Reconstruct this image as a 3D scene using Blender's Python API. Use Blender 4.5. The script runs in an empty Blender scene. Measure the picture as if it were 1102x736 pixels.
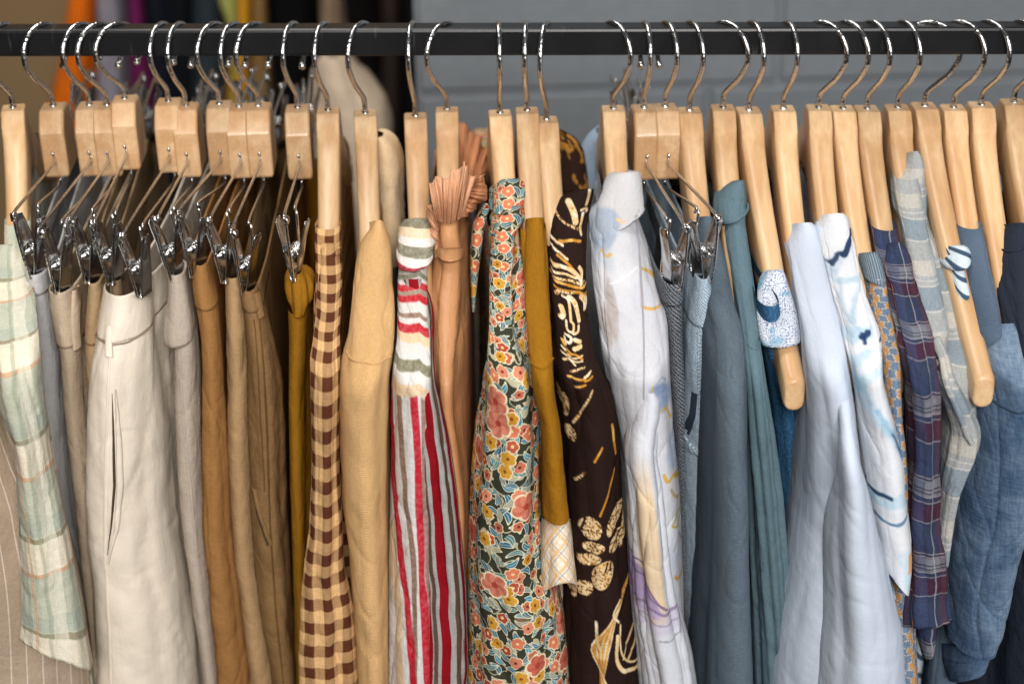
import bpy, math, random
import numpy as np
from mathutils import Vector, Matrix
random.seed(7)
R = math.radians
sc = bpy.context.scene
COL = sc.collection

# ------------------------------------------------------------------ camera
FPX = 1684.0                      # focal length in pixels of the 1102 px wide photograph
CAM = np.array([0.0, -1.098, 1.794])
PITCH, YAW = R(26.0), R(3.4)
FW = np.array([math.sin(YAW)*math.cos(PITCH), math.cos(YAW)*math.cos(PITCH), -math.sin(PITCH)])
RT = np.array([math.cos(YAW), -math.sin(YAW), 0.0])
UP = np.cross(RT, FW)
ROLL = R(.8); RT, UP = RT*math.cos(ROLL)-UP*math.sin(ROLL), UP*math.cos(ROLL)+RT*math.sin(ROLL)
def P(px, py, y):
    d = FW*FPX + RT*(px-551) - UP*(py-368)
    return CAM + d*((y-CAM[1])/d[1])
def proj(p):
    r = np.asarray(p)-CAM; f = r@FW
    return 551+FPX*(r@RT)/f, 368-FPX*(r@UP)/f
cd = bpy.data.cameras.new('camera'); cam = bpy.data.objects.new('camera', cd); COL.objects.link(cam)
cd.sensor_width = 36; cd.lens = FPX*36/1102; cd.clip_end = 100; cd.clip_start = .05
cam.location = CAM
cam.matrix_world = Matrix(((RT[0], UP[0], -FW[0], CAM[0]), (RT[1], UP[1], -FW[1], CAM[1]), (RT[2], UP[2], -FW[2], CAM[2]), (0, 0, 0, 1)))
cd.dof.use_dof = True; cd.dof.focus_distance = 1.03; cd.dof.aperture_fstop = 4.5
sc.camera = cam

# ------------------------------------------------------------------ node DSL
def lin(c):
    return tuple(((x/255)/12.92 if x/255 <= .04045 else ((x/255+.055)/1.055)**2.4) for x in c)
class T:
    cur = None
def node(t): return T.cur.nodes.new(t)
def link(a, b): T.cur.links.new(a, b)
def put(v, sock):
    if isinstance(v, S): link(v.s, sock)
    elif isinstance(v, (tuple, list)):
        sock.default_value = tuple(v)+((1,) if len(v) == 3 and sock.type == 'RGBA' else ())
    else: sock.default_value = v
def mth(op, *a, clamp=False):
    n = node('ShaderNodeMath'); n.operation = op; n.use_clamp = clamp
    for i, v in enumerate(a): put(v, n.inputs[i])
    return S(n.outputs[0])
class S:
    def __init__(s, k): s.s = k
    def __add__(a, b): return mth('ADD', a, b)
    __radd__ = __add__
    def __sub__(a, b): return mth('SUBTRACT', a, b)
    def __rsub__(a, b): return mth('SUBTRACT', b, a)
    def __mul__(a, b): return mth('MULTIPLY', a, b)
    __rmul__ = __mul__
    def __truediv__(a, b): return mth('DIVIDE', a, b)
def fract(a): return mth('FRACT', a)
def floor(a): return mth('FLOOR', a)
def ab(a): return mth('ABSOLUTE', a)
def sin(a): return mth('SINE', a)
def cos(a): return mth('COSINE', a)
def mx(a, b): return mth('MAXIMUM', a, b)
def mn(a, b): return mth('MINIMUM', a, b)
def sqrt(a): return mth('SQRT', a)
def sm(lo, hi, x):
    """smooth step, lo may exceed hi"""
    if isinstance(lo, S) or isinstance(hi, S): return mth('DIVIDE', x-lo, hi-lo, clamp=True)
    n = node('ShaderNodeMapRange'); n.interpolation_type = 'SMOOTHSTEP'
    a, b = (0., 1.) if lo < hi else (1., 0.)
    lo, hi = min(lo, hi), max(lo, hi)
    put(x, n.inputs[0]); put(lo, n.inputs[1]); put(hi, n.inputs[2]); put(a, n.inputs[3]); put(b, n.inputs[4])
    return S(n.outputs[0])
def xyz(x, y, z=0.):
    n = node('ShaderNodeCombineXYZ'); put(x, n.inputs[0]); put(y, n.inputs[1]); put(z, n.inputs[2]); return S(n.outputs[0])
def sep(v):
    n = node('ShaderNodeSeparateXYZ'); put(v, n.inputs[0]); return [S(o) for o in n.outputs]
def noise(v, scale=1., detail=2., rough=.5):
    n = node('ShaderNodeTexNoise'); put(v, n.inputs['Vector']); n.inputs['Scale'].default_value = scale
    n.inputs['Detail'].default_value = detail; n.inputs['Roughness'].default_value = rough
    return S(n.outputs[0])
def mix(f, a, b):
    n = node('ShaderNodeMix'); n.data_type = 'RGBA'; n.clamp_factor = True
    put(f, n.inputs[0]); put(a, n.inputs[6]); put(b, n.inputs[7]); return S(n.outputs[2])
def mul(c, k):
    n = node('ShaderNodeVectorMath'); n.operation = 'SCALE'; put(c, n.inputs[0]); put(k, n.inputs['Scale']); return S(n.outputs[0])
def voro(u, v, scale, rnd=1.):
    n = node('ShaderNodeTexVoronoi'); n.voronoi_dimensions = '2D'
    n.inputs['Scale'].default_value = scale; n.inputs['Randomness'].default_value = rnd
    put(xyz(u, v), n.inputs['Vector'])
    px, py, _ = sep(S(n.outputs['Position']))
    rr = sep(S(n.outputs['Color']))
    return (u-px)*scale, (v-py)*scale, rr          # local vector in cell units, three random values
def atan2(a, b): return mth('ARCTAN2', a, b)
def uvs():
    n = node('ShaderNodeUVMap'); x, y, _ = sep(S(n.outputs[0])); return x, y
def objco():
    n = node('ShaderNodeTexCoord'); return S(n.outputs['Object'])
def orand():
    n = node('ShaderNodeObjectInfo'); return S(n.outputs['Random'])

def material(name, fn, rough=.85, metal=0., sheen=.0, spec=.3, coat=0., trans=False):
    m = bpy.data.materials.new(name); m.use_nodes = True; T.cur = m.node_tree
    bs = [n for n in m.node_tree.nodes if n.type == 'BSDF_PRINCIPLED'][0]
    col, height, strength, dist = fn()
    put(col, bs.inputs['Base Color'])
    bs.inputs['Roughness'].default_value = rough; bs.inputs['Metallic'].default_value = metal
    bs.inputs['Specular IOR Level'].default_value = spec; bs.inputs['Coat Weight'].default_value = coat
    bs.inputs['Sheen Weight'].default_value = sheen; bs.inputs['Sheen Roughness'].default_value = .4
    if height is not None:
        b = node('ShaderNodeBump'); b.inputs['Strength'].default_value = strength; b.inputs['Distance'].default_value = dist
        put(height, b.inputs['Height']); link(b.outputs[0], bs.inputs['Normal'])
    return m

def cloth(name, pattern, rough=.9, weave=.14, wrinkle=1.0, twill=0., sheen=.0, thread=(1500., 220.), spec=.08, rib=0.):
    """pattern: a colour (sRGB 0-255) or a function (u, v) -> colour socket; u, v in metres on the cloth."""
    def fn():
        u, v = uvs()
        c = lin(pattern) if isinstance(pattern, tuple) else pattern(u, v)
        a = noise(xyz(u*thread[0], v*thread[1], .3), 1., 1.)
        b = noise(xyz(u*thread[1], v*thread[0], 5.), 1., 1.)
        th = a+b-1.
        blot = noise(xyz(u*22., v*14., 2.), 1., 3.)-.5
        k = 1.+th*weave*2.+blot*.22
        if twill:
            tw = sin((u+v*1.1)*twill)*.5
            k = k+tw*.10
        if isinstance(c, tuple): c = mix(1., c, c)
        c = mul(c, k)
        h = th*.25*min(1., weave/.12) + (noise(xyz(u*95., v*30., 9.), 1., 3., .55)*1.5 + noise(xyz(u*42.+v*30., v*60., 4.), 1., 3., .6)*1.1)*wrinkle
        if rib: h = h+sin(v*rib+noise(xyz(u*60., v*60.), 1., 2.)*3.)*.12
        return c, h, .55, .0022
    return material(name, fn, rough=rough, sheen=sheen, spec=spec)

def band(x, period, pos, width, soft=.06):
    """1 inside a stripe centred at pos (fraction of the period) of the given width (fraction)"""
    d = ab(fract(x*(1./period)-pos+.5)-.5)
    return sm(width/2*(1+soft), width/2*(1-soft)-.002, d)
def rng(x, lo, hi, soft=.0004):
    return sm(lo-soft, lo+soft, x)*sm(hi+soft, hi-soft, x)
def ell(u, v, c, rx, ry, ang=0., soft=.12):
    du, dv = u-c[0], v-c[1]; ca, sa = math.cos(ang), math.sin(ang)
    a = (du*ca+dv*sa)*(1/rx); b = (dv*ca-du*sa)*(1/ry)
    return sm(1+soft, 1-soft, sqrt(a*a+b*b))
def seg(u, v, a, b, r, soft=.0003):
    dx, dy = b[0]-a[0], b[1]-a[1]; L = dx*dx+dy*dy+1e-12
    t = mth('MULTIPLY', (u-a[0])*dx+(v-a[1])*dy, 1/L, clamp=True)
    ex, ey = u-a[0]-t*dx, v-a[1]-t*dy
    return sm(r+soft, r-soft, sqrt(ex*ex+ey*ey))

# ------------------------------------------------------------------ object helpers
def link_obj(name, me, mat=None, parent=None):
    o = bpy.data.objects.new(name, me); COL.objects.link(o)
    if mat: me.materials.append(mat)
    if parent: o.parent = parent
    return o
def mesh(name, verts, faces, mat=None, parent=None, smooth=True, uv=None):
    if parent is not None and parent.get('category') not in (None, 'hanger', 'clip hanger'):   # garments are measured in world space
        verts = np.asarray(verts, float)-np.array(parent.location)
    me = bpy.data.meshes.new(name)
    me.from_pydata([tuple(map(float, v)) for v in verts], [], [tuple(int(i) for i in f) for f in faces])
    if smooth: me.polygons.foreach_set('use_smooth', [True]*len(me.polygons))
    if uv is not None:
        l = me.uv_layers.new(name='UVMap'); idx = np.empty(len(me.loops), dtype=np.int32); me.loops.foreach_get('vertex_index', idx)
        l.data.foreach_set('uv', np.asarray(uv, dtype=np.float32)[idx].ravel())
    me.update()
    return link_obj(name, me, mat, parent)
def tag(o, label, cat, group=None, kind=None):
    if label: o['label'] = label
    if cat: o['category'] = cat
    if group: o['group'] = group
    if kind: o['kind'] = kind
    return o
def thing(name, loc, label, cat, group=None):
    o = bpy.data.objects.new(name, None); o.empty_display_size = .02; COL.objects.link(o); o.location = tuple(map(float, loc))
    return tag(o, label, cat, group)

def curve_pts(pts, sub=6):
    pts = [np.asarray(p, float) for p in pts]; out = []
    for i in range(len(pts)-1):
        p0 = pts[max(i-1, 0)]; p1 = pts[i]; p2 = pts[i+1]; p3 = pts[min(i+2, len(pts)-1)]
        for k in range(sub):
            t = k/sub
            out.append(.5*((2*p1)+(-p0+p2)*t+(2*p0-5*p1+4*p2-p3)*t*t+(-p0+3*p1-3*p2+p3)*t**3))
    out.append(pts[-1]); return out
def tube_geo(pts, r, n=9, V=None, F=None, cap=True):
    V = [] if V is None else V; F = [] if F is None else F
    pts = [np.asarray(p, float) for p in pts]; base = len(V); nrm = None
    for i, p in enumerate(pts):
        t = pts[min(i+1, len(pts)-1)]-pts[max(i-1, 0)]; t = t/(np.linalg.norm(t)+1e-12)
        if nrm is None:
            a = np.array([1., 0, 0]) if abs(t[0]) < .8 else np.array([0, 1., 0]); nrm = a-t*(a@t)
        nrm = nrm-t*(nrm@t); nrm /= np.linalg.norm(nrm)+1e-12; b = np.cross(t, nrm)
        rr = r[i] if hasattr(r, '__len__') else r
        for k in range(n):
            a = 2*math.pi*k/n; V.append(p+(nrm*math.cos(a)+b*math.sin(a))*rr)
    for i in range(len(pts)-1):
        for k in range(n):
            F.append((base+i*n+k, base+i*n+(k+1) % n, base+(i+1)*n+(k+1) % n, base+(i+1)*n+k))
    if cap:
        F.append(tuple(base+k for k in range(n))[::-1]); F.append(tuple(base+(len(pts)-1)*n+k for k in range(n)))
    return V, F
def tube(name, pts, r, mat, parent=None, n=9, sub=6):
    V, F = tube_geo(curve_pts(pts, sub) if sub else pts, r, n)
    return mesh(name, V, F, mat, parent)

# smooth 2-D value noise in [-1, 1]
def vnoise(x, y, seed=0):
    xi, yi = np.floor(x).astype(np.int64), np.floor(y).astype(np.int64); fx, fy = x-xi, y-yi
    fx = fx*fx*fx*(fx*(fx*6-15)+10); fy = fy*fy*fy*(fy*(fy*6-15)+10)
    def h(a, b):
        n = (a*374761393+b*668265263+seed*1442695041) & 0xffffffff
        n = ((n ^ (n >> 13))*1274126177) & 0xffffffff
        return ((n ^ (n >> 16)) & 0xffff)/32767.5-1
    return (h(xi, yi)*(1-fx)+h(xi+1, yi)*fx)*(1-fy)+(h(xi, yi+1)*(1-fx)+h(xi+1, yi+1)*fx)*fy
def pchip(x, y, q):
    x, y = np.asarray(x, float), np.asarray(y, float); h = np.diff(x); d = np.diff(y)/h
    if len(x) == 2: return np.interp(q, x, y)
    m = np.zeros_like(y)
    for i in range(1, len(x)-1):
        m[i] = 0 if d[i-1]*d[i] <= 0 else (h[i-1]+h[i])*3/((2*h[i]+h[i-1])/d[i-1]+(h[i]+2*h[i-1])/d[i])
    m[0], m[-1] = d[0], d[-1]
    i = np.clip(np.searchsorted(x, q)-1, 0, len(x)-2); t = (q-x[i])/h[i]
    return (2*t**3-3*t**2+1)*y[i]+(t**3-2*t**2+t)*h[i]*m[i]+(-2*t**3+3*t**2)*y[i+1]+(t**3-t**2)*h[i]*m[i+1]

# ------------------------------------------------------------------ basic materials
def chrome_fn():
    o = objco(); n = noise(o, 160., 3.)
    return mix(n, (.52, .51, .50), (.80, .79, .78)), noise(o, 420., 2.), .35, .0016
M_chrome = material('chrome', chrome_fn, rough=.20, metal=1.)
def steel_fn():
    o = objco(); n = noise(o, 90., 3.)
    return mix(n, (.34, .34, .35), (.72, .72, .72)), noise(o, 200., 2.), .15, .001
M_steel = material('clip_steel', steel_fn, rough=.24, metal=1.)
def wood(name, light, dark):
    def fn():
        x, y, z = sep(objco()); r = orand()
        g = noise(xyz(x*170.+r*40., (y+z*.3)*9.+r*17., z*150.-y*70.), 1., 4., .6)
        g2 = noise(xyz(x*420.+r*9., y*26.+r*5., z*420.-y*170.), 1., 2.)
        ring = sm(.42, .62, noise(xyz(x*60., y*6.+r*31., z*60.-y*26.), 1., 1.))
        c = mix(g, lin(dark), lin(light)); c = mix(ring*.45, c, lin((188, 132, 82)))
        c = mul(c, .80+r*.24+(g2-.5)*.34)
        return c, g2, .12, .0006
    return material(name, fn, rough=.42, spec=.4, coat=.12)
M_wood = wood('beech_wood', (236, 203, 160), (208, 162, 112))
M_woodb = wood('beech_block_wood', (230, 196, 154), (198, 152, 106))
def black_fn():
    o = objco(); x_, y_, z_ = sep(o); sc_ = sm(.66, .74, noise(xyz(x_*260., y_*18., z_*30.), 1., 3.)); return mix(sc_*.5, mix(noise(o, 40., 3.), (.006, .006, .007), (.016, .016, .018)), (.07, .07, .07)), noise(o, 300., 2.), .06, .001
M_black = material('black_powder_coat', black_fn, rough=.34, spec=.3)

# ------------------------------------------------------------------ rail
H = 1.5
RS = math.tan(R(5.9))
def yr(x): return -x*RS
def rail():
    w = .0098; c = .0022; prof = [(-w+c, w), (w-c, w), (w-c*.3, w-c*.3), (w, w-c), (w, -w+c), (w-c*.3, -w+c*.3), (w-c, -w), (-w+c, -w), (-w+c*.3, -w+c*.3), (-w, -w+c), (-w, w-c), (-w+c*.3, w-c*.3)]
    V, F = [], []
    n = len(prof)
    for x in (-1.1, 1.1):
        for a, b in prof: V.append((x, yr(x)+a, H+b))
    for k in range(n): F.append((k, (k+1) % n, n+(k+1) % n, n+k))
    F += [tuple(range(n))[::-1], tuple(range(n, 2*n))]
    o = mesh('clothes_rail', V, F, M_black, smooth=False)
    tag(o, 'black square metal clothes rail that all the front hangers hang from', 'clothes rail')
rail()

# ------------------------------------------------------------------ hangers
BT = 1.5-.0505                       # usual height of the wood's top
def ztop(d):
    d = np.abs(d)
    return np.where(d < .009, 0., np.where(d < .0235, -.0105*((d-.009)/.0145)**1.1, -.0105-.0965*(np.clip((d-.0235)/.1915, 0, 2))**.80))
def thick(d): return np.interp(np.abs(d), [0, .0225, .06, .215], [.046, .040, .040, .023])
def wood_hanger_mesh():
    ds = [0, .005, .009, .0105, .015, .020, .0235, .0243, .027, .032, .042, .058, .078, .1, .124, .15, .175, .195, .208, .2125, .2148, .2155]
    ds = sorted(set([-d for d in ds]+ds)); V, F = [], []; nc = 5
    for d in ds:
        a = abs(d); zt = float(ztop(np.array(a))); th = float(thick(a)); zb = zt-th
        w = np.interp(a, [0, .02, .08, .215], [.0084, .0082, .0076, .0068]); r = np.interp(a, [0, .0205, .0243, .045], [.0013, .0016, .0052, .0058])
        if a > .2126: k = {.2148: .9, .2155: .78}[a]; zc = (zt+zb)/2; zt = zc+(zt-zc)*k; zb = zc+(zb-zc)*k; w *= k
        r = min(r, w*.92)
        for cx, cz, a0 in ((w-r, zt-r, 0), (-w+r, zt-r, 90), (-w+r, zb+r, 180), (w-r, zb+r, 270)):
            for k in range(nc):
                t = R(a0+90*k/(nc-1)); V.append((cx+r*math.cos(t), d, cz+r*math.sin(t)))
    n = nc*4
    for i in range(len(ds)-1):
        for k in range(n): F.append((i*n+k, (i+1)*n+k, (i+1)*n+(k+1) % n, i*n+(k+1) % n))
    F += [tuple(range(n)), tuple(range((len(ds)-1)*n, len(ds)*n))[::-1]]
    return V, F
def block_mesh():
    prof = [(-.0085, 0), (.0085, 0), (.0105, -.0006), (.0195, -.0125), (.0205, -.0150), (.0205, -.0465), (.0195, -.048), (-.0195, -.048), (-.0205, -.0465), (-.0205, -.0150), (-.0195, -.0125), (-.0105, -.0006)]
    V, F = [], []; n = len(prof); w = .0088
    for x, s in ((-w, .94), (-w+.0012, 1), (w-.0012, 1), (w, .94)):
        for a, b in prof: V.append((x, a*s, -.024+(b+.024)*s))
    for j in range(3):
        for k in range(n): F.append((j*n+k, j*n+(k+1) % n, (j+1)*n+(k+1) % n, (j+1)*n+k))
    F += [tuple(range(n))[::-1], tuple(range(3*n, 4*n))]
    return V, F
def hook_pts(end):
    p = [(0, 0, -.012), (0, 0, .004), (0, -.0008, .0105), (0, -.006, .0165), (0, -.0135, .0245)]
    rad, cz = .0205, .0411
    for a in range(-18, end+1, 12): p.append((0, -rad*math.cos(R(a)), cz+rad*math.sin(R(a))))
    return p
def build_mesh(name, VF, mat, smooth):
    o = mesh(name, VF[0], VF[1], mat, smooth=smooth); me = o.data; bpy.data.objects.remove(o); return me
def auto_smooth(me, ang):
    me.set_sharp_from_angle(angle=R(ang)) if hasattr(me, 'set_sharp_from_angle') else None
ME_wood = build_mesh('wood_body', wood_hanger_mesh(), M_wood, True); auto_smooth(ME_wood, 28)
ME_block = build_mesh('wood_block', block_mesh(), M_woodb, True); auto_smooth(ME_block, 20)
def hookgeo(end, ball):
    pts = curve_pts(hook_pts(end), 3); V, F = tube_geo(pts, .0019, 10)
    tip = pts[-1]
    if ball: tube_geo([tip+np.array((0, 0, .002)), tip, tip-np.array((0, 0, .002)), tip-np.array((0, 0, .0035))], [.0017, .0026, .0026, .001], 10, V, F)
    tube_geo([(0, 0, -.001), (0, 0, .0012)], .0026, 10, V, F)
    return V, F
ME_hook = build_mesh('hook', hookgeo(192, False), M_chrome, True)
ME_hookb = build_mesh('hook', hookgeo(222, True), M_chrome, True)

class Hanger: pass
def on_rail(px, py):
    y = 0.
    for _ in range(6): y = yr(P(px, py, y)[0])
    return P(px, py, y)
def hook_turn(px, py, bulge):
    s = (bulge-px)/(.0205*1000*1.48)
    return math.asin(max(-.9, min(.9, s)))
def wood_hanger(px, py, bulge, label, endpx=None, reach=1.):
    p = on_rail(px, py); h = Hanger(); h.x, h.z = p[0], p[2]; h.y = yr(h.x)
    t = thing('wooden_hanger', (h.x, h.y, h.z), label, 'hanger', 'wooden shoulder hangers on the black rail')
    yaw = 0.
    if endpx is not None:
        e = P(endpx, 430, h.y-.215); yaw = math.atan2(e[0]-h.x, .215)   # end leans to +x for a positive yaw
    h.sl = -math.tan(yaw)                                               # dx/dy along the arm
    b = link_obj('wood_body', ME_wood, parent=t); b.rotation_euler[2] = yaw; b.scale[1] = reach
    k = link_obj('hook', ME_hook, parent=t); k.rotation_euler[2] = hook_turn(px, py, bulge)
    k.scale[2] = (H+.011+.0018-h.z)/.0633
    h.t = t
    d = np.linspace(.0, .2155, 200); h.d = d; h.ry = h.y-d; h.rz = h.z+ztop(d)
    h.rpy = np.array([proj((h.x-(-dd)*h.sl*-1, h.y-dd, zz))[1] for dd, zz in zip(d, h.rz)])
    return h

# clip parts -------------------------------------------------------
def jaw_geo(s):
    V, F = [], []
    prof = [(0, .0009, .0062), (.006, .0014, .0064), (.012, .0030, .0064), (.019, .0042, .0062), (.027, .0056, .0056), (.036, .0080, .0050), (.041, .0094, .0044), (.0425, .0090, .0036)]
    ny = 7
    for lay in (0, 1):
        for z, x, w in prof:
            for k in range(ny):
                t = -1+2*k/(ny-1); V.append((s*(x+lay*.0009+.0012*(1-t*t)*(1 if z > .013 else .2)), t*w, z))
    n = len(prof)
    for lay in (0, 1):
        for i in range(n-1):
            for k in range(ny-1):
                a = lay*n*ny+i*ny+k; F.append((a, a+1, a+ny+1, a+ny) if lay else (a, a+ny, a+ny+1, a+1))
    for i in range(n-1):
        for k in (0, ny-1):
            a = i*ny+k; F.append((a, a+ny, a+ny+n*ny, a+n*ny))
    for k in range(ny-1):
        for i in (0, n-1):
            a = i*ny+k; F.append((a, a+1, a+1+n*ny, a+n*ny))
    return V, F
ME_jaw = [build_mesh('jaw', jaw_geo(s), M_steel, True) for s in (-1, 1)]
def spring_geo():
    V, F = [], []
    for j in range(5):
        y = -.005+j*.0025
        tube_geo([(0+.0034*math.cos(a), y+.0012*a/6.3, .0205+.0034*math.sin(a)) for a in np.linspace(0, 2*math.pi, 15)], .0008, 6, V, F)
    tube_geo([(-.0062, 0, .0205), (.0062, 0, .0205)], .0022, 8, V, F)
    tube_geo([(0, -.0095, .0205), (0, .0095, .0205)], .0018, 8, V, F)
    return V, F
ME_spring = build_mesh('spring', spring_geo(), M_chrome, True)
def loop_geo():
    pts = [(0, -.013, .047), (.0003, -.0135, .038), (.0012, -.0128, .022), (.0018, -.0115, .008), (.0012, -.0105, .003), (0, -.004, .0015), (-.0004, .004, .0015), (-.001, .0095, .004), (-.001, .0110, .014), (0, .0095, .030), (0, .0085, .045)]
    V, F = tube_geo(curve_pts(pts, 4), .00105, 8)
    tube_geo([(0, -.013, .049), (0, -.013, .044)], .0024, 8, V, F)
    return V, F
ME_loop = build_mesh('wire_loop', loop_geo(), M_chrome, True)

def clip_hanger(px, py, bulge, clip, turn, label):
    """clip = (px, py of the jaw tips)"""
    p = on_rail(px, py); h = Hanger(); h.x, h.z = p[0], p[2]; h.y = yr(h.x)
    t = thing('clip_hanger', (h.x, h.y, h.z), label, 'clip hanger', 'trouser hangers with a wooden block and chrome clips')
    h.yc = h.y-.15
    c = P(clip[0], clip[1], h.yc); c[1] = h.yc
    h.sl = -(c[0]-h.x)/.15
    b = link_obj('wood_block', ME_block, parent=t)
    b.rotation_euler[2] = math.atan2((c[0]-h.x), .15)*.35
    k = link_obj('hook', ME_hookb, parent=t); k.rotation_euler[2] = hook_turn(px, py, bulge); k.scale[2] = (H+.011+.0018-h.z)/.0633
    base = np.array((h.x, h.y, h.z))
    for s in (1, -1):
        o = c-base if s == 1 else np.array((-(c[0]-h.x), .15, c[2]-h.z))
        q = bpy.data.objects.new('clip', None); q.empty_display_size = .01; COL.objects.link(q); q.parent = t
        q.location = tuple(map(float, o)); q.rotation_euler[2] = R(turn)*1.0 if s == 1 else R(turn)+math.pi
        q.rotation_euler[1] = R(random.uniform(-5, 5))
        for m in ME_jaw: link_obj('jaw', m, parent=q)
        link_obj('spring', ME_spring, parent=q)
        link_obj('wire_loop', ME_loop, parent=q)
        ca, sa = math.cos(R(turn)), math.sin(R(turn))
        f = np.array((.013*sa, -.013*ca, .0475)); g = np.array((-.0085*sa, .0085*ca, .0445))
        if s == -1: f *= (-1, -1, 1); g *= (-1, -1, 1)
        tube('wire_arm', [(0, -s*.018, -.029), (0, -s*.0225, -.029), tuple(o*.12+np.array((0, -s*.016, -.029))*.88), tuple(o+f+np.array((0, s*.004, .003))), tuple(o+f)], .00108, M_chrome, t, 8, 6)
        tube('wire_arm', [(0, -s*.010, -.044), (0, -s*.011, -.056), tuple((o+g)*.25+np.array((0, -s*.012, -.056))*.75), tuple(o+g+np.array((0, s*.003, .003))), tuple(o+g)], .00108, M_chrome, t, 8, 6)
    h.t = t
    return h

# ------------------------------------------------------------------ drape: a hanging garment surface
BCAP, BMUL = 2.3, 1.7
class Drape: pass
def core(name, parent, pxrow, cx, hw, yf, z, tilt, mat, b=.02, yb=None, xh=None, tb=.007, fold=.0028, wave=.026, seed=0, skew=0., wr=.0010, env0=.3, solid=0., nfront=44, bb=None, pow_=.8, pin=.10, crown=.0, clen=.025, hem=0., crease=.0011, taper=.018):
    M = len(cx); rng_ = np.random.RandomState(seed+11)
    dz = np.sqrt(np.diff(z)**2+np.diff(yf)**2+np.diff(cx)**2); t = np.concatenate([[0], np.cumsum(dz)])
    th = np.linspace(-math.pi/2, math.pi/2, nfront); brow = np.minimum(b, hw*BCAP)
    yw = yf+brow
    ns = 16 if yb is not None else 0; nb = 9 if yb is not None else 20
    X, Y, NX, NY = [], [], [], []
    sk = np.interp(t, [0, .05], [0, 1])*skew
    for a in th:
        X.append(cx+hw*(math.sin(a)+sk*math.cos(a)**2)); Y.append(yw-brow*(math.cos(a)**pow_)); NX.append(np.full(M, math.sin(a))); NY.append(np.full(M, -math.cos(a)))
    def side(sign, q):
        L = np.maximum(yb-yw, .01); y = yw+L*q; e = np.exp(-(q*L)/taper)
        xc = xh(y)*(1-e)+cx*e; w = tb+(hw-tb)*e
        return xc, w, y
    if yb is not None:
        R_, L_ = [], []
        for q in np.linspace(0, 1, ns+1)[1:]**1.5:
            xc, w, y = side(1, q); R_.append((xc+w, y, 1)); L_.append((xc-w, y, -1))
        B_ = []
        xc, w, y = side(1, 1.)
        for a in np.linspace(0, math.pi, nb)[1:-1]: B_.append((xc+w*math.cos(a), y+w*math.sin(a), math.cos(a), math.sin(a)))
        half = len(B_)//2
        right = [(x, y, n, 0) for x, y, n in R_]+B_[:half+1]
        left = B_[half:]+[(x, y, n, 0) for x, y, n in L_[::-1]]
    else:
        bb_ = brow*.8 if bb is None else bb
        B_ = []
        for a in np.linspace(0, math.pi, nb)[1:-1]: B_.append((cx+hw*math.cos(a), yw+bb_*math.sin(a), math.cos(a), math.sin(a)))
        half = len(B_)//2; right = B_[:half+1]; left = B_[half:]
    cols = left+[None]*nfront+right
    GX = np.array([c[0] for c in left]+X+[c[0] for c in right]); GY = np.array([c[1]+np.zeros(M) for c in left]+Y+[c[1]+np.zeros(M) for c in right])
    gn = [np.full(M, c[2]) for c in left]+NX+[np.full(M, c[2]) for c in right]; gm = [np.full(M, c[3]) for c in left]+NY+[np.full(M, c[3]) for c in right]
    GNX, GNY = np.array(gn), np.array(gm)
    K = GX.shape[0]; c0 = len(left)
    ds = np.sqrt(np.diff(GX, axis=0)**2+np.diff(GY, axis=0)**2); U = np.concatenate([np.zeros((1, M)), np.cumsum(ds, axis=0)]); mid = c0+nfront//2
    U = U-U[mid]
    TT = np.broadcast_to(t, U.shape)
    env = env0+(1-env0)*np.clip(TT/pin, 0, 1)
    D = np.zeros_like(U)
    for k, (lam, amp) in enumerate(((wave, 1.), (wave*.57, .5), (wave*1.9, .8))):
        ph = rng_.rand()*6.28+vnoise(TT*3.2+k*9.1, np.zeros_like(TT)+seed*1.7, seed+k)*1.6+vnoise(U*12, TT*4, seed+31+k)*1.4
        s_ = np.sin(2*math.pi*U/lam+ph); D += amp*(.45*s_+.9*(2*np.abs(np.sin(math.pi*U/lam+ph/2))-1.25))*(.6+.4*vnoise(U*25+3, TT*6+k, seed+k+60))
    D *= fold*env*.62
    D += wr*(vnoise(U*38+TT*20, TT*22, seed+5)+.6*vnoise(U*70-TT*45, TT*40, seed+6)+.3*vnoise(U*130, TT*90, seed+8))*np.clip(TT/.03, .25, 1)
    cr = np.abs(vnoise(U*34+1.5*vnoise(TT*5, U*6, seed+21), TT*3.4+seed*.37, seed+22)); cr2 = np.abs(vnoise(U*30+TT*16, TT*13-U*10, seed+23)); cr3 = np.abs(vnoise(U*26-TT*20, TT*15+U*8, seed+24))
    D -= crease*(np.exp(-cr*11)*1.5+np.exp(-cr2*12)*.8+np.exp(-cr3*12)*.7)*np.clip(TT/.05, .15, 1)
    pinch = np.minimum(1., hw/.012)[None, :]
    D *= pinch
    sd = np.abs(GNX); D = np.where(D > 0, D*(1-.75*sd**3), D*(1-.3*sd**3))
    GX = GX+GNX*D; GY = GY+GNY*D
    Z = np.broadcast_to(z, GX.shape).copy()
    if tilt is not None: Z = Z+tilt[None, :]*np.clip((GX-cx[None, :])/np.maximum(hw[None, :], 1e-4), -1.2, 1.2)
    back_ = np.clip(GY-yf[None, :], 0, .07)
    Z = Z-crown*back_*np.exp(-TT/clen)-hem*back_*np.exp(-(t[-1]-TT)/.02)
    Z = Z+.0009*vnoise(U*30, TT*10, seed+9)
    V = np.stack([GX, GY, Z], axis=2)
    Vf = V.transpose(1, 0, 2).reshape(-1, 3); idx = np.arange(M*K).reshape(M, K)
    F = np.stack([idx[:-1, :-1], idx[1:, :-1], idx[1:, 1:], idx[:-1, 1:]], axis=2).reshape(-1, 4)
    UV = np.stack([U, -TT], axis=2).transpose(1, 0, 2).reshape(-1, 2)
    o = mesh(name, Vf, F, mat, parent, True, UV)
    if solid:
        md = o.modifiers.new('thickness', 'SOLIDIFY'); md.thickness = solid; md.offset = -1
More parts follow.
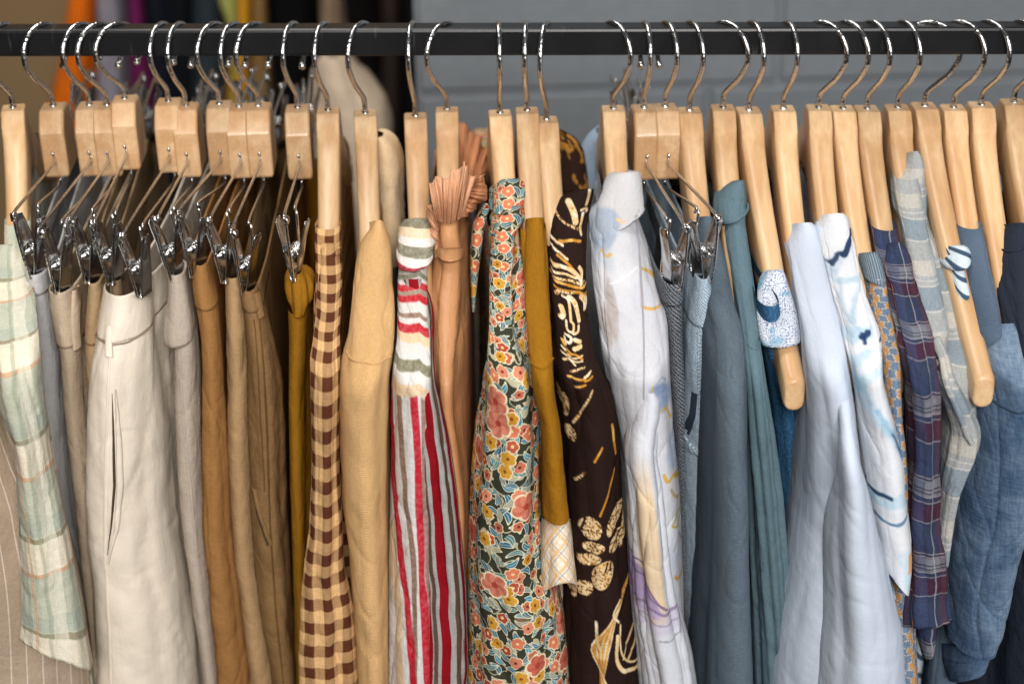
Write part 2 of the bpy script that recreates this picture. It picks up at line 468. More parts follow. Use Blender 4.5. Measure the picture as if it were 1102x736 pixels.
    d = Drape(); d.o = o; d.V = V; d.U = U; d.t = t; d.c0 = c0; d.nf = nfront; d.py = pxrow; d.M = M; d.cx = cx; d.hw = hw; d.yw = yw
    return d

def drape(name, parent, rows, mat, hang=None, y=None, fwd=0., ext=True, b=.02, back=True, tb=.0045, step=2.6, inset=1., out=None, **kw):
    """rows: (py, x left, x right[, tilt in px]) along the front of the garment, read off the photograph;
    the depth comes from the hanger it lies on (front end of the shoulder, or the clip)."""
    rows = [tuple(r)+(0,)*(4-len(r)) for r in rows]
    if ext and rows[-1][0] > 700:
        a, c = rows[-2], rows[-1]; k = 170./(c[0]-a[0])*.45
        rows.append((c[0]+170, c[1]+(c[1]-a[1])*k, c[2]+(c[2]-a[2])*k, c[3]))
    b = b*BMUL; A = np.array(rows, float); n = max(8, int((A[-1, 0]-A[0, 0])/step)); py = np.linspace(A[0, 0], A[-1, 0], n)
    xl, xr, tl = (pchip(A[:, 0], A[:, i], py) for i in (1, 2, 3))
    cx, hw, yf, z = (np.zeros(n) for _ in range(4))
    if hang is not None and hasattr(hang, 'rpy'):
        pe = hang.rpy[-1]
        yfr = np.interp(py, hang.rpy, hang.ry, left=hang.ry[0], right=hang.ry[-1])-.004
        yfr = yfr-fwd*np.clip((py-A[0, 0])/120, 0, 1)
    elif hang is not None: yfr = np.full(n, hang.yc-.004)-fwd*np.clip((py-A[0, 0])/80, 0, 1)
    else: yfr = np.full(n, y)
    if out is None: out = .0035 if (not ext and kw.get('solid')) else 0.
    yfr = yfr-out
    # smooth the corner at the shoulder end
    k = 9
    if n > 2*k: yfr = np.convolve(np.concatenate([np.full(k, yfr[0]), yfr, np.full(k, yfr[-1])]), np.ones(2*k+1)/(2*k+1), 'valid')
    for i in range(n):
        m = (xl[i]+xr[i])/2; c = P(m, py[i], yfr[i]); hwi = P(xr[i], py[i], yfr[i])[0]-P(xl[i], py[i], yfr[i])[0]; bi = min(b, hwi*.5*BCAP)
        a, d = P(xl[i], py[i], yfr[i]+bi), P(xr[i], py[i], yfr[i]+bi)
        cx[i], hw[i], yf[i], z[i] = (a[0]+d[0])/2, (d[0]-a[0])/2, yfr[i], c[2]
        hw[i] -= min(.0006*inset, hw[i]*.1)
    z = np.minimum.accumulate(z)
    tilt = -tl/1650. if np.any(tl) else None
    if hang is not None and hasattr(hang, 'rpy'): kw.setdefault('crown', .47)
    yb = None; xh = None
    if back:
        if hang is not None: yb = 2*hang.y-yf; xh = lambda yy: hang.x+(yy-hang.y)*hang.sl
        else: yb = yf+.3; c0 = cx.copy(); xh = lambda yy: c0
    d = core(name, parent, py, cx, hw, yf, z, tilt, mat, b=b, yb=yb, xh=xh, tb=tb, **kw)
    d.xl, d.xr = xl, xr
    K = d.V.shape[0]; th = np.linspace(-math.pi/2, math.pi/2, d.nf); m_, w_ = (xl+xr)/2, (xr-xl)/2
    d.PX = np.zeros((K, n)); SK = np.interp(d.t, [0, .05], [0, 1])*kw.get('skew', 0.); d.PX[d.c0:d.c0+d.nf] = m_[None]+w_[None]*(np.sin(th)[:, None]+SK[None]*np.cos(th)[:, None]**2)
    if d.c0:
        d.PX[:d.c0] = xl[None]-(d.U[d.c0][None]-d.U[:d.c0])*1500
        e = d.c0+d.nf; d.PX[e:] = xr[None]+(d.U[e:]-d.U[e-1][None])*1500
    d.PY = np.broadcast_to(py, d.PX.shape)
    def fcol(px, py_):
        l, r = np.interp(py_, py, xl), np.interp(py_, py, xr); s = max(-1, min(1, (px-(l+r)/2)/((r-l)/2))); k = float(np.interp(py_, py, SK))
        if abs(k) > 1e-3: s = max(-1, min(1, (1-math.sqrt(max(0, 1-4*k*(s-k))))/(2*k)))
        return d.c0+(math.asin(s)+math.pi/2)/math.pi*(d.nf-1), np.interp(py_, py, np.arange(n))
    def samp(G, c, r):
        c0, r0 = int(c), int(r); c1, r1 = min(c0+1, G.shape[0]-1), min(r0+1, G.shape[1]-1); fc, fr = c-c0, r-r0
        return (G[c0, r0]*(1-fc)+G[c1, r0]*fc)*(1-fr)+(G[c0, r1]*(1-fc)+G[c1, r1]*fc)*fr
    d.uv = lambda px, py_: (float(samp(d.U, *fcol(px, py_))), -float(np.interp(py_, py, d.t)))
    def surf(px, py_, off=0.):
        c, r = fcol(px, py_); p = samp(d.V, c, r); e = .6
        cm, cp = max(0, c-e), min(d.V.shape[0]-1.01, c+e); rm, rp = max(0, r-e), min(d.M-1.01, r+e)
        nrm = np.cross(samp(d.V, cp, r)-samp(d.V, cm, r), samp(d.V, c, rp)-samp(d.V, c, rm)); nrm /= np.linalg.norm(nrm)+1e-12
        if nrm[1] > 0: nrm = -nrm
        return p+nrm*off, nrm
    d.surf = surf
    return d

def slab(name, d, parent, path, wpx, mat, off=.0006, h=.0010, n=None, label=None, taper=False):
    """a ribbon (seam, loop, placket, pocket lip) lying on a drape; path in photo pixels, wpx its width"""
    pts = []
    for (a, b) in zip(path[:-1], path[1:]):
        k = max(2, int(math.hypot(b[0]-a[0], b[1]-a[1])/4))
        for i in range(k): pts.append((a[0]+(b[0]-a[0])*i/k, a[1]+(b[1]-a[1])*i/k))
    pts.append(path[-1]); V, F, UV = [], [], []
    prof = [(-.5, -.0006), (-.46, h*.6), (-.3, h), (.3, h), (.46, h*.6), (.5, -.0006)]; L = 0.
    for i, p in enumerate(pts):
        q0, q1 = pts[max(i-1, 0)], pts[min(i+1, len(pts)-1)]; tx, ty = q1[0]-q0[0], q1[1]-q0[1]; l = math.hypot(tx, ty)+1e-9; nx, ny = -ty/l, tx/l
        if i: L += math.hypot(p[0]-pts[i-1][0], p[1]-pts[i-1][1])/1650
        wp = wpx*(.12+.88*math.sin(math.pi*i/(len(pts)-1))) if taper else wpx
        for s, hh in prof:
            w, _ = d.surf(p[0]+nx*s*wp, p[1]+ny*s*wp, off+hh); V.append(w); UV.append((s*wpx/1650, -L))
    m = len(prof)
    for i in range(len(pts)-1):
        for k in range(m-1): F.append((i*m+k, (i+1)*m+k, (i+1)*m+k+1, i*m+k+1))
    o = mesh(name, V, F, mat, parent, True, UV)
    if label: o['label'] = label
    return o
def button(d, parent, px, py, r, mat):
    p, nr = d.surf(px, py, .0004); a = np.array([0, 0, 1.])-nr*nr[2]; a /= np.linalg.norm(a); bb = np.cross(nr, a); V, F = [], []
    for k, (rr, hh) in enumerate(((1, 0), (1, .0009), (.86, .0016), (.66, .0011), (.05, .0010))):
        for j in range(16): t = 2*math.pi*j/16; V.append(p+(a*math.cos(t)+bb*math.sin(t))*r*rr+nr*hh)
    for k in range(4):
        for j in range(16): F.append((k*16+j, k*16+(j+1) % 16, (k+1)*16+(j+1) % 16, (k+1)*16+j))
    F.append(tuple(range(64, 80)))
    return mesh('button', V, F, mat, parent)
def body_behind(h, parent, mat, w=.0085, d0=.10, dy=.03, z1=.93, seed=0, x_off=0.):
    """the garment's body hanging below the shoulders behind its sleeve"""
    n = 110; dd = np.linspace(d0, .2155-dy, 30); z = np.concatenate([h.z+ztop(dd)+.003, np.linspace(h.z+ztop(.2155-dy)+.003, z1, n-29)[1:]]); yf = np.concatenate([h.y-dd, np.full(n-30, h.y-.2155+dy)])
    cx = h.x+(yf-h.y)*h.sl+x_off; hw = np.interp(np.arange(n), [0, 30, n-1], [w*1.05, w, w*1.5])
    return core('body', parent, None, cx, hw, yf, z, None, mat, b=.014, yb=2*h.y-yf, xh=lambda yy: h.x+(yy-h.y)*h.sl, tb=.006, seed=seed, fold=.002)
def garment(name, h, label, cat, group='second-hand clothes hanging on the black rail'):
    return thing(name, (h.x, h.y, h.z-.05), label, cat, group)
def ruffle(name, parent, base, top, y0, y1, mat, pleats=9, amp=.004, seed=0):
    """pleated frill between two pixel polylines"""
    ns, nt = 150, 18; V, F, UV = [], [], []
    bx = np.array(base, float); tx = np.array(top, float); qb = np.linspace(0, 1, len(bx)); qt = np.linspace(0, 1, len(tx))
    for j in range(nt):
        t = j/(nt-1)
        for i in range(ns):
            s = i/(ns-1); a = [np.interp(s, qb, bx[:, k]) for k in (0, 1)]; c = [np.interp(s, qt, tx[:, k]) for k in (0, 1)]
            f = lambda k, o=0.: float(vnoise(np.array(s*pleats*k+o), np.array(seed*3.3+t*.35), seed))
            g1_, g2_, g3_ = f(2.1), f(4.6, 7.), f(1.2, 3.)
            px = a[0]*(1-t)+c[0]*t+amp*1300*f(1.9, 11.)*t; py = a[1]*(1-t)+c[1]*t-5.5*g3_*t*t-1.6*g2_*t
            y = y0*(1-t)+y1*t-.010*math.sin(math.pi*t)+amp*(1.9*g1_*(.25+t)+1.1*g2_*(1-.4*t))
            V.append(P(px, py, y)); UV.append((s*.12, t*.04))
    for j in range(nt-1):
        for i in range(ns-1): F.append((j*ns+i, j*ns+i+1, (j+1)*ns+i+1, (j+1)*ns+i))
    o = mesh(name, V, F, mat, parent, True, UV); md = o.modifiers.new('thickness', 'SOLIDIFY'); md.thickness = .0007
    return o

# colours worked into the cloth point by point (printed cloths): a colour attribute on a fine mesh
def painted(d, fn, name, **kw):
    c = np.clip(fn(d.PX, d.PY), 0, 255)/255.; c = np.where(c <= .04045, c/12.92, ((c+.055)/1.055)**2.4)
    c = np.concatenate([c, np.ones(c.shape[:2]+(1,))], axis=2).transpose(1, 0, 2).reshape(-1, 4)
    a = d.o.data.color_attributes.new('print', 'FLOAT_COLOR', 'POINT'); a.data.foreach_set('color', c.astype(np.float32).ravel())
    def pat(u, v):
        n = node('ShaderNodeAttribute'); n.attribute_name = 'print'; return S(n.outputs['Color'])
    m = cloth(name, pat, **kw); d.o.data.materials.clear(); d.o.data.materials.append(m); return m
def flat(X, c): return np.broadcast_to(np.array(c, float), X.shape+(3,)).copy()
def lay(C, m, c):
    m = np.clip(m, 0, 1)[..., None]; return C*(1-m)+np.asarray(c, float)*m
def d_line(X, Y, pts, smooth=4):
    if smooth and len(pts) > 2: pts = [tuple(q) for q in curve_pts([np.array((a, b, 0.)) for a, b in pts], smooth)]
    D = np.full(X.shape, 1e9)
    for a, b in zip(pts[:-1], pts[1:]):
        dx, dy = b[0]-a[0], b[1]-a[1]; L = dx*dx+dy*dy+1e-9; t = np.clip(((X-a[0])*dx+(Y-a[1])*dy)/L, 0, 1)
        D = np.minimum(D, np.hypot(X-a[0]-t*dx, Y-a[1]-t*dy))
    return D
def stroke(X, Y, pts, w, soft=.7): return np.clip((w-d_line(X, Y, pts))/soft+.5, 0, 1)
def oval(X, Y, c, rx, ry, ang, soft=.08):
    ca, sa = math.cos(ang), math.sin(ang); a = ((X-c[0])*ca+(Y-c[1])*sa)/rx; b = ((Y-c[1])*ca-(X-c[0])*sa)/ry
    return np.clip((1-np.hypot(a, b))/soft+.5, 0, 1)
def fbm(X, Y, s, seed=0): return (vnoise(X/s, Y/s, seed)+.5*vnoise(X/s*2, Y/s*2, seed+1)+.25*vnoise(X/s*4, Y/s*4, seed+2))/1.75

# ------------------------------------------------------------------ hangers on the rail, left to right
def setmat(d, m):
    d.o.data.materials.clear(); d.o.data.materials.append(m)
WH, CH = {}, {}
for key, px, py, bulge, end, label in (
    ('plaid', 14, 116, 1, 20, 'wooden hanger at the left edge holding the pastel plaid shirt'),
    ('gingham', 353, 119, 344, 352, 'wooden hanger carrying the brown gingham shirt'),
    ('tan', 393, 122, 379, 404, 'wooden hanger carrying the plain tan jacket'),
    ('stripe', 447, 125, 442, None, 'wooden hanger carrying the red and white striped shirt'),
    ('peach', 481, 118, 461, 483, 'wooden hanger with peach frills around it and a turned hook'),
    ('floral', 538, 122, 537, None, 'wooden hanger carrying the floral print blouse'),
    ('mustard', 567, 119, 563, 585, 'wooden hanger carrying the mustard shirt with a plaid cuff'),
    ('brocade', 588, 129, 579, 616, 'wooden hanger carrying the dark brown shirt with gold print, lowest of the hangers'),
    ('pale', 660, 117, 674, 684, 'wooden hanger carrying the pale grey printed shirt'),
    ('slate', 742, 119, 749, 780, 'wooden hanger carrying the slate blue jacket, right of two clip hangers'),
    ('teal', 778, 116, 797, 809, 'wooden hanger with a wide open hook carrying the grey teal shirt'),
    ('paisley', 806, 119, 812, 855, 'wooden hanger whose bare end pokes out below the blue paisley top'),
    ('white', 843, 117, 847, 880, 'wooden hanger carrying the plain white shirt'),
    ('marker', 881, 116, 900, 915, 'wooden hanger carrying the white shirt with blue brush strokes'),
    ('tweed', 907, 117, 922, 955, 'wooden hanger carrying the orange and blue woven knit'),
    ('purple', 933, 117, 944, 985, 'wooden hanger carrying the purple and navy plaid shirt'),
    ('grey', 966, 116, 975, 1018, 'wooden hanger with its top half under the pale grey plaid shirt'),
    ('loop', 995, 114, 1022, 1058, 'wooden hanger with only a striped strap looped over its long bare arm'),
    ('denim', 1026, 116, 1044, 1077, 'wooden hanger carrying the mid blue denim shirt'),
    ('navy', 1056, 113, 1069, 1104, 'wooden hanger carrying the dark navy jacket'),
    ('black', 1091, 110, 1101, 1150, 'wooden hanger at the right edge carrying the black coat')):
    WH[key] = wood_hanger(px, py, bulge, label, end, {'paisley': 1., 'loop': 1., 'peach': .74}.get(key, .9))
for key, px, py, bulge, clip, turn, label in (
    ('grey', 57, 114, 40, (43, 297), -30, 'clip hanger holding the pale grey trousers, leftmost of the clip hangers'),
    ('beige', 96, 113, 81, (69, 313), -28, 'clip hanger holding the slim beige trousers'),
    ('sand', 115, 113, 96, (101, 302), -28, 'clip hanger holding the sand trousers behind the cream ones'),
    ('brown', 134, 106, 114, (126, 304), -26, 'clip hanger with the highest block, holding the taupe trousers'),
    ('cream', 181, 109, 172, (156, 317), -24, 'clip hanger holding the wide cream trousers'),
    ('taupe', 200, 114, 191, (190, 300), -18, 'clip hanger holding the folded grey taupe trousers'),
    ('ochre', 236, 112, 221, (214, 296), -26, 'clip hanger holding the ochre brown trousers'),
    ('tan', 257, 115, 246, (247, 302), -26, 'clip hanger holding the smooth light tan trousers'),
    ('khaki', 278, 114, 262, (268, 314), -24, 'clip hanger holding the khaki trousers with a stitched seam'),
    ('gold', 320, 116, 311, (319, 300), -14, 'clip hanger whose chrome clip stands open above the mustard trousers'),
    ('dark', 693, 116, 694, (721, 310), 22, 'clip hanger holding the dark flecked trousers'),
    ('light', 716, 115, 722, (753, 301), 24, 'clip hanger holding the pale blue denim skirt')):
    CH[key] = clip_hanger(px, py, bulge, clip, turn, label)

# ------------------------------------------------------------------ plain cloths
M_grey = cloth('pale_grey_cotton', (188, 186, 186)); M_beige = cloth('beige_cotton', (192, 172, 148), twill=2600)
M_sand = cloth('sand_cotton', (170, 142, 108)); M_brown = cloth('taupe_cotton', (128, 106, 82))
M_cream = cloth('cream_twill', (230, 217, 200), weave=.03, wrinkle=.55, rough=.6); M_taupe = cloth('grey_taupe_cotton', (180, 166, 152))
M_ochre = cloth('ochre_cotton', (156, 112, 66)); M_tan = cloth('light_tan_cotton', (176, 143, 104)); M_khaki = cloth('khaki_canvas', (134, 103, 68), weave=.2)
M_gold = cloth('mustard_cotton', (150, 104, 28)); M_jacket = cloth('tan_rib_cloth', (212, 170, 118), rib=5000., weave=.16, wrinkle=.5)
M_dkslit = cloth('dark_pocket_lining', (74, 60, 46))
M_slate = cloth('slate_blue_suiting', (92, 105, 116), weave=.25, wrinkle=.5, rib=5000.)
M_teal = cloth('grey_teal_cotton', (94, 116, 126), wrinkle=.7)
M_white = cloth('white_shirting', (196, 205, 220), weave=.04, wrinkle=.4)
M_navy = cloth('dark_navy_cotton', (42, 48, 60)); M_ink = cloth('black_wool', (24, 26, 32)); M_inkb = cloth('black_jersey', (20, 20, 24))
M_peach = cloth('peach_satin', (192, 138, 94), rough=.45, spec=.4, wrinkle=.7, weave=.05)
M_frill = cloth('peach_frill_cotton', (214, 162, 126), rough=.8, weave=.1)
M_rust = cloth('rust_frill_cotton', (186, 128, 92))
M_mustard = cloth('mustard_linen', (150, 102, 24), weave=.2)
def two_tone(name, a, b, scale=1300., tw=2000.):
    def f(u, v):
        n = noise(xyz(u*scale, v*scale*.8), 1., 1.); t = sin((u+v)*tw)*.12
        return mix(sm(.40, .60, n+t), lin(a), lin(b))
    return cloth(name, f, weave=.2)
M_herring = two_tone('dark_fleck_tweed', (48, 52, 60), (128, 132, 138))
M_ldenim = two_tone('pale_denim', (118, 140, 158), (186, 200, 212), 1500., 2600.)
def denim_p(u, v):
    n = noise(xyz(u*3000., v*900.), 1., 1.); fade = noise(xyz(u*30., v*16.), 1., 2.); e = sm(-.008, .032, u)  # e paints light on the right side into the colour; fade is uneven dye
    return mix((n-.5)*.7+.05+fade*.4+e*.5, lin((46, 62, 82)), lin((132, 150, 168)))
M_denim = cloth('mid_blue_denim', denim_p, weave=.12, thread=(2200., 500.), wrinkle=.6)
M_stitch = cloth('pale_stitching', (196, 176, 140)); M_bstitch = cloth('blue_stitching', (150, 168, 186))
def plain_btn(c): return lambda: (mix(1., c, c), None, 0, 0)
M_btn = material('pearl_button', plain_btn(lin((190, 180, 165))), rough=.3, spec=.5); M_btnd = material('dark_button', plain_btn(lin((50, 46, 46))), rough=.3, spec=.5)

# ------------------------------------------------------------------ patterned cloths
def warp(u, v, k=.0022):
    return u+(noise(xyz(u*45, v*45), 1., 2.)-.5)*k*2, v+(noise(xyz(u*45, v*45, 7.), 1., 2.)-.5)*k*2
def pastel(u, v):
    u, v = warp(u, v)
    c = mix(band(v, .074, .30, .34), lin((190, 192, 172)), lin((228, 217, 194)))
    c = mix(band(v, .074, .62, .16)*.5, c, lin((166, 176, 164)))
    c = mix(band(v, .074, .50, .05)*.8, c, lin((148, 134, 106))); c = mix(band(v, .074, .14, .045)*.8, c, lin((206, 160, 124)))
    c = mix(band(u, .036, .25, .28)*.45, c, lin((240, 234, 214))); c = mix(band(u, .036, .62, .14)*.3, c, lin((150, 160, 148)))
    c = mix(band(u, .036, .80, .07)*.55, c, lin((204, 154, 120))); return mix(band(u, .036, .05, .06)*.5, c, lin((150, 160, 136)))
M_pastel = cloth('pastel_plaid_cotton', pastel)
def pin(u, v): return mix(band(u, .0108, .3, .09)*.75, lin((176, 156, 134)), lin((224, 212, 196)))
M_pin = cloth('taupe_pinstripe_cloth', pin)
def gingham(u, v):
    w = noise(xyz(u*40, v*40), 1., 1.)*.0022
    a = sm(.04, -.04, ab(fract((u+w)*(1/.0140)+.30)-.5)-.25); b = sm(.03, -.03, ab(fract((v+w)*(1/.0185))-.5)-.25)
    return mix(a*.5+b*.5, lin((220, 176, 124)), lin((88, 48, 32)))
M_gingham = cloth('brown_gingham', gingham, weave=.2)
def hstripe(u, v):
    k = v*(1/-.096)       # fraction down the yoke
    c = lin((226, 222, 216)); out = mix(1., c, c)
    for a, b, q in ((0, .075, (128, 118, 96)), (.075, .20, (232, 204, 170)), (.28, .37, (138, 132, 112)), (.45, .475, (196, 44, 54)), (.53, .60, (140, 134, 118)), (.60, .665, (196, 40, 50)),
                    (.70, .735, (140, 100, 84)), (.79, .84, (196, 38, 50)), (.84, .95, (232, 206, 176)), (1.03, 1.10, (140, 136, 116)), (1.13, 1.17, (196, 38, 50)), (1.24, 1.34, (130, 122, 104)), (1.42, 1.48, (196, 38, 50))):
        out = mix(rng(k, a, b, .012), out, lin(q))
    return out
M_hstripe = cloth('crosswise_striped_cotton', hstripe, wrinkle=.8)
def vstripe(off):
    def f(u, v):
        w = u+(noise(xyz(u*20, v*25), 1., 1.)-.5)*.004; Pd = .034; out = mix(1., lin((222, 216, 212)), lin((222, 216, 212)))
        x = w+off
        for p, wd, q in ((.10, .20, (186, 28, 42)), (.40, .16, (128, 100, 82)), (.70, .20, (190, 30, 44)), (.88, .10, (140, 112, 96))):
            out = mix(band(x, Pd, p, wd), out, lin(q))
        return out
    return f
M_vstripe = cloth('lengthwise_striped_cotton', vstripe(.0165)); M_vstripe2 = cloth('lengthwise_striped_cotton_shaded', lambda u, v: mul(vstripe(.004)(u, v), .5))  # second cloth is the same stripe darkened: shadow on the body painted in

def flower(c, u, v, scale, off, n, r, petal, core_c, outline, prob=1., deep=None):
    lu, lv, rr = voro(u+off, v+off*1.7, scale, .75)
    rad = sqrt(lu*lu+lv*lv); an = atan2(lv, lu)+rr[1]*6.28
    edge = r*(.70+.30*sqrt(ab(sin(an*(n/2)))))*(.8+.3*rr[2]); on = sm(prob+.001, prob-.001, rr[0])
    c = mix(on*sm(edge+.05, edge+.03, rad), c, lin(outline))
    pc = mix(sm(.25, .75, rr[2]), lin(petal[0]), lin(petal[1]))
    if deep: pc = mix(sm(.2, .9, noise(xyz(u*900., v*900.), 1., 1.))*.5*sm(edge, edge*.3, rad)+.35*sm(.0, .6, sin(an*n+rad*14)), pc, lin(deep))
    c = mix(on*sm(edge, edge-.02, rad), c, pc)
    return mix(on*sm(r*.28, r*.2, rad), c, lin(core_c))
def leaves(c, u, v, scale, off, a, b, cols, outline, prob=.9):
    lu, lv, rr = voro(u+off, v-off*2.3, scale, .9)
    an = rr[1]*6.28; ca, sa = cos(an), sin(an); x, y = lu*ca+lv*sa, lv*ca-lu*sa
    y2 = y+x*x*.8
    d = sqrt((x/a)*(x/a)+(y2/b)*(y2/b)); on = sm(prob+.001, prob-.001, rr[0])
    c = mix(on*sm(1.24, 1.16, d), c, lin(outline)); c = mix(on*sm(1., .9, d), c, mix(rr[2], lin(cols[0]), lin(cols[1])))
    return mix(on*sm(1., .9, d)*sm(.028, .015, ab(y2))*.5, c, lin(outline))
def floral(u, v):
    w = noise(xyz(u*50, v*50), 1., 2.)
    u = u+(w-.5)*.004; v = v+(noise(xyz(u*50, v*50, 3.), 1., 2.)-.5)*.004
    c = mix(1., lin((58, 60, 48)), lin((58, 60, 48)))
    l = noise(xyz(u*60, v*60, 8.), 1., 1.); c = mix(sm(.018, .010, ab(l-.5))*.8, c, lin((196, 190, 158)))
    c = leaves(c, u, v, 88., .3, .44, .16, ((36, 104, 136), (84, 150, 172)), (214, 206, 176), .85)
    c = leaves(c, u, v, 76., .7, .45, .14, ((34, 94, 122), (96, 140, 136)), (214, 206, 176), .8)
    c = leaves(c, u, v, 98., 1.9, .42, .16, ((44, 108, 138), (190, 178, 136)), (214, 206, 176), .6)
    c = flower(c, u, v, 80., .11, 5, .36, ((184, 104, 82), (208, 132, 104)), (120, 46, 34), (232, 214, 176), .48)
    c = flower(c, u, v, 76., .53, 5, .37, ((168, 74, 56), (212, 122, 92)), (236, 200, 140), (232, 214, 176), .42)
    c = flower(c, u, v, 62., .91, 6, .32, ((192, 136, 40), (204, 152, 56)), (140, 74, 28), (232, 214, 176), .34)
    return flower(c, u, v, 37., .37, 5, .37, ((196, 108, 88), (214, 136, 112)), (168, 70, 56), (234, 216, 180), .34, deep=(168, 66, 52))
M_floral = cloth('floral_print_cotton', floral, weave=.07, wrinkle=.7)
def cuffplaid(u, v):
    u, v = warp(u, v, .001)
    a, b = (u+v)*.7071, (u-v)*.7071; c = mix(1., lin((234, 226, 212)), lin((234, 226, 212)))
    for x in (a, b):
        c = mix(band(x, .0105, .3, .22)*.7, c, lin((230, 184, 124))); c = mix(band(x, .0105, .55, .09)*.6, c, lin((150, 150, 158))); c = mix(band(x, .0105, .85, .16)*.5, c, lin((240, 206, 164)))
    return c
M_cuffplaid = cloth('cream_plaid_cotton', cuffplaid)
def greyplaid(u, v):
    u, v = warp(u, v)
    c = mix(1., lin((158, 160, 160)), lin((158, 160, 160)))
    c = mix(band(v, .062, .25, .30)*.75, c, lin((122, 138, 150))); c = mix(band(v, .062, .68, .22)*.7, c, lin((190, 184, 174))); c = mix(band(u, .034, .3, .34)*.45, c, lin((140, 150, 156)))
    for p in (.08, .42, .5): c = mix(band(v, .062, p, .022)*.35, c, lin((216, 212, 206)))
    return mix(band(u, .034, .62, .05)*.35, c, lin((218, 214, 206)))
M_greyplaid = cloth('grey_linen_plaid', greyplaid, weave=.24)
def purple(u, v):
    u, v = warp(u, v, .003)
    c = mix(1., lin((48, 57, 78)), lin((48, 57, 78)))
    c = mix(band(v, .058, .22, .22)*.85, c, lin((66, 38, 54))); c = mix(band(v, .058, .52, .20)*.8, c, lin((124, 126, 134))); c = mix(band(v, .058, .80, .22)*.7, c, lin((50, 60, 86)))
    c = mix(band(u, .030, .25, .22)*.36, c, lin((92, 50, 52))); c = mix(band(u, .030, .7, .28)*.5, c, lin((64, 72, 104)))
    for p in (.09, .35, .42, .63, .67): c = mix(band(v, .058, p, .018)*.36, c, lin((180, 168, 166)))
    c = mix(band(v, .058, .47, .02)*.7, c, lin((40, 30, 46))); c = mix(band(v, .058, .52, .02)*.7, c, lin((40, 30, 46)))
    c = mix(band(u, .030, .02, .035)*.38, c, lin((190, 176, 176))); return mix(band(u, .030, .48, .04)*.6, c, lin((210, 140, 110)))
M_purple = cloth('purple_navy_plaid', purple, weave=.22)
def tweed(u, v):
    k = 1/.0062; row = floor(v*k); uu = u*k+fract(row*.5)*1.; a = fract(uu); b = fract(v*k)
    par = fract((floor(uu)+row)*.5)
    c = mix(sm(.2, .3, par), lin((186, 138, 88)), lin((104, 122, 144)))
    w = mx(sm(.36, .44, ab(a-.5)), sm(.36, .44, ab(b-.5))); dk = sm(.25, .75, noise(xyz(u*700, v*700), 1., 1.))
    return mix(w*.8, c, mix(dk, lin((214, 206, 196)), lin((70, 76, 88))))
M_tweed = cloth('orange_blue_woven_knit', tweed, weave=.25)
M_rib = cloth('grey_blue_rib_knit', lambda u, v: mix(sm(-.3, .5, sin(u*3400.)), lin((92, 106, 118)), lin((134, 148, 158))))
def paisley(u, v):
    w = (noise(xyz(u*55, v*55), 1., 2.)-.5)*.02; a, b = u+w, v+(noise(xyz(u*55, v*55, 7.), 1., 2.)-.5)*.02
    lu, lv, rr = voro(a, b, 95., .9); r = sqrt(lu*lu+lv*lv); an = atan2(lv, lu)+rr[0]*6
    rings = sm(.10, .03, ab(fract(r*5.2+sin(an)*.35)-.5)); c = mix(rings, lin((208, 214, 224)), lin((56, 70, 122)))
    dots = voro(u+.3, v, 420., .6); c = mix(sm(.26, .2, sqrt(dots[0]*dots[0]+dots[1]*dots[1]))*.8*sm(.3, .34, r), c, lin((72, 88, 140)))
    patch = sm(.58, .64, noise(xyz(u*36+4, v*30), 1., 2.)); return mix(patch*.85, c, mix(rings, lin((120, 172, 196)), lin((58, 110, 150))))
M_paisley = cloth('blue_paisley_print', paisley, weave=.06)
def bluepat(u, v):
    lu, lv, rr = voro(u, v, 90., .9); r = sqrt(lu*lu+lv*lv)
    return mix(sm(.09, .04, ab(fract(r*3.5)-.5))*.4, lin((50, 92, 128)), lin((110, 154, 180)))
M_bluepat = cloth('deep_blue_print', bluepat, weave=.07)
def loopstripe(u, v): return mix(sm(.1, .2, ab(fract((u*.6+v)*(1/.016))-.5)), lin((64, 84, 106)), lin((206, 218, 226)))
M_loop = cloth('blue_white_striped_strap', loopstripe)
# ------------------------------------------------------------------ the clothes, left to right
# pinstriped garment and pastel plaid shirt at the left edge
class Slot: pass
def slot(px, py=116):
    p = on_rail(px, py); h = Slot(); h.x, h.z, h.y, h.sl = p[0], p[2], yr(p[0]), 0.; return h
g = thing('pinstripe_shirt', (WH['plaid'].x-.03, WH['plaid'].y, 1.35), 'taupe pinstripe garment at the lower left corner under the plaid sleeve', 'shirt', 'second-hand clothes hanging on the black rail')
drape('body', g, [(418, -60, 0), (450, -66, 12), (490, -70, 24), (560, -72, 62), (650, -75, 92), (736, -80, 106)], M_pin, y=WH['plaid'].y-.222, b=.03, seed=1, fold=.0022, env0=.6)
h = WH['plaid']; g = garment('shirt', h, 'pastel green and cream plaid shirt with a long loose sleeve at the left edge', 'shirt')
body_behind(h, g, M_pastel, seed=2)
drape('sleeve', g, [(262, 0, 33), (290, -5, 36), (330, -6, 40), (380, -5, 45), (425, -2, 49), (465, 10, 53), (490, 19, 56), (560, 24, 70), (618, 26, 83), (660, 27, 91), (706, 27, 99, 24)], M_pastel, hang=h, fwd=.035, back=False, ext=False, b=.013, hem=.6, seed=3, fold=.0034, solid=.0009)
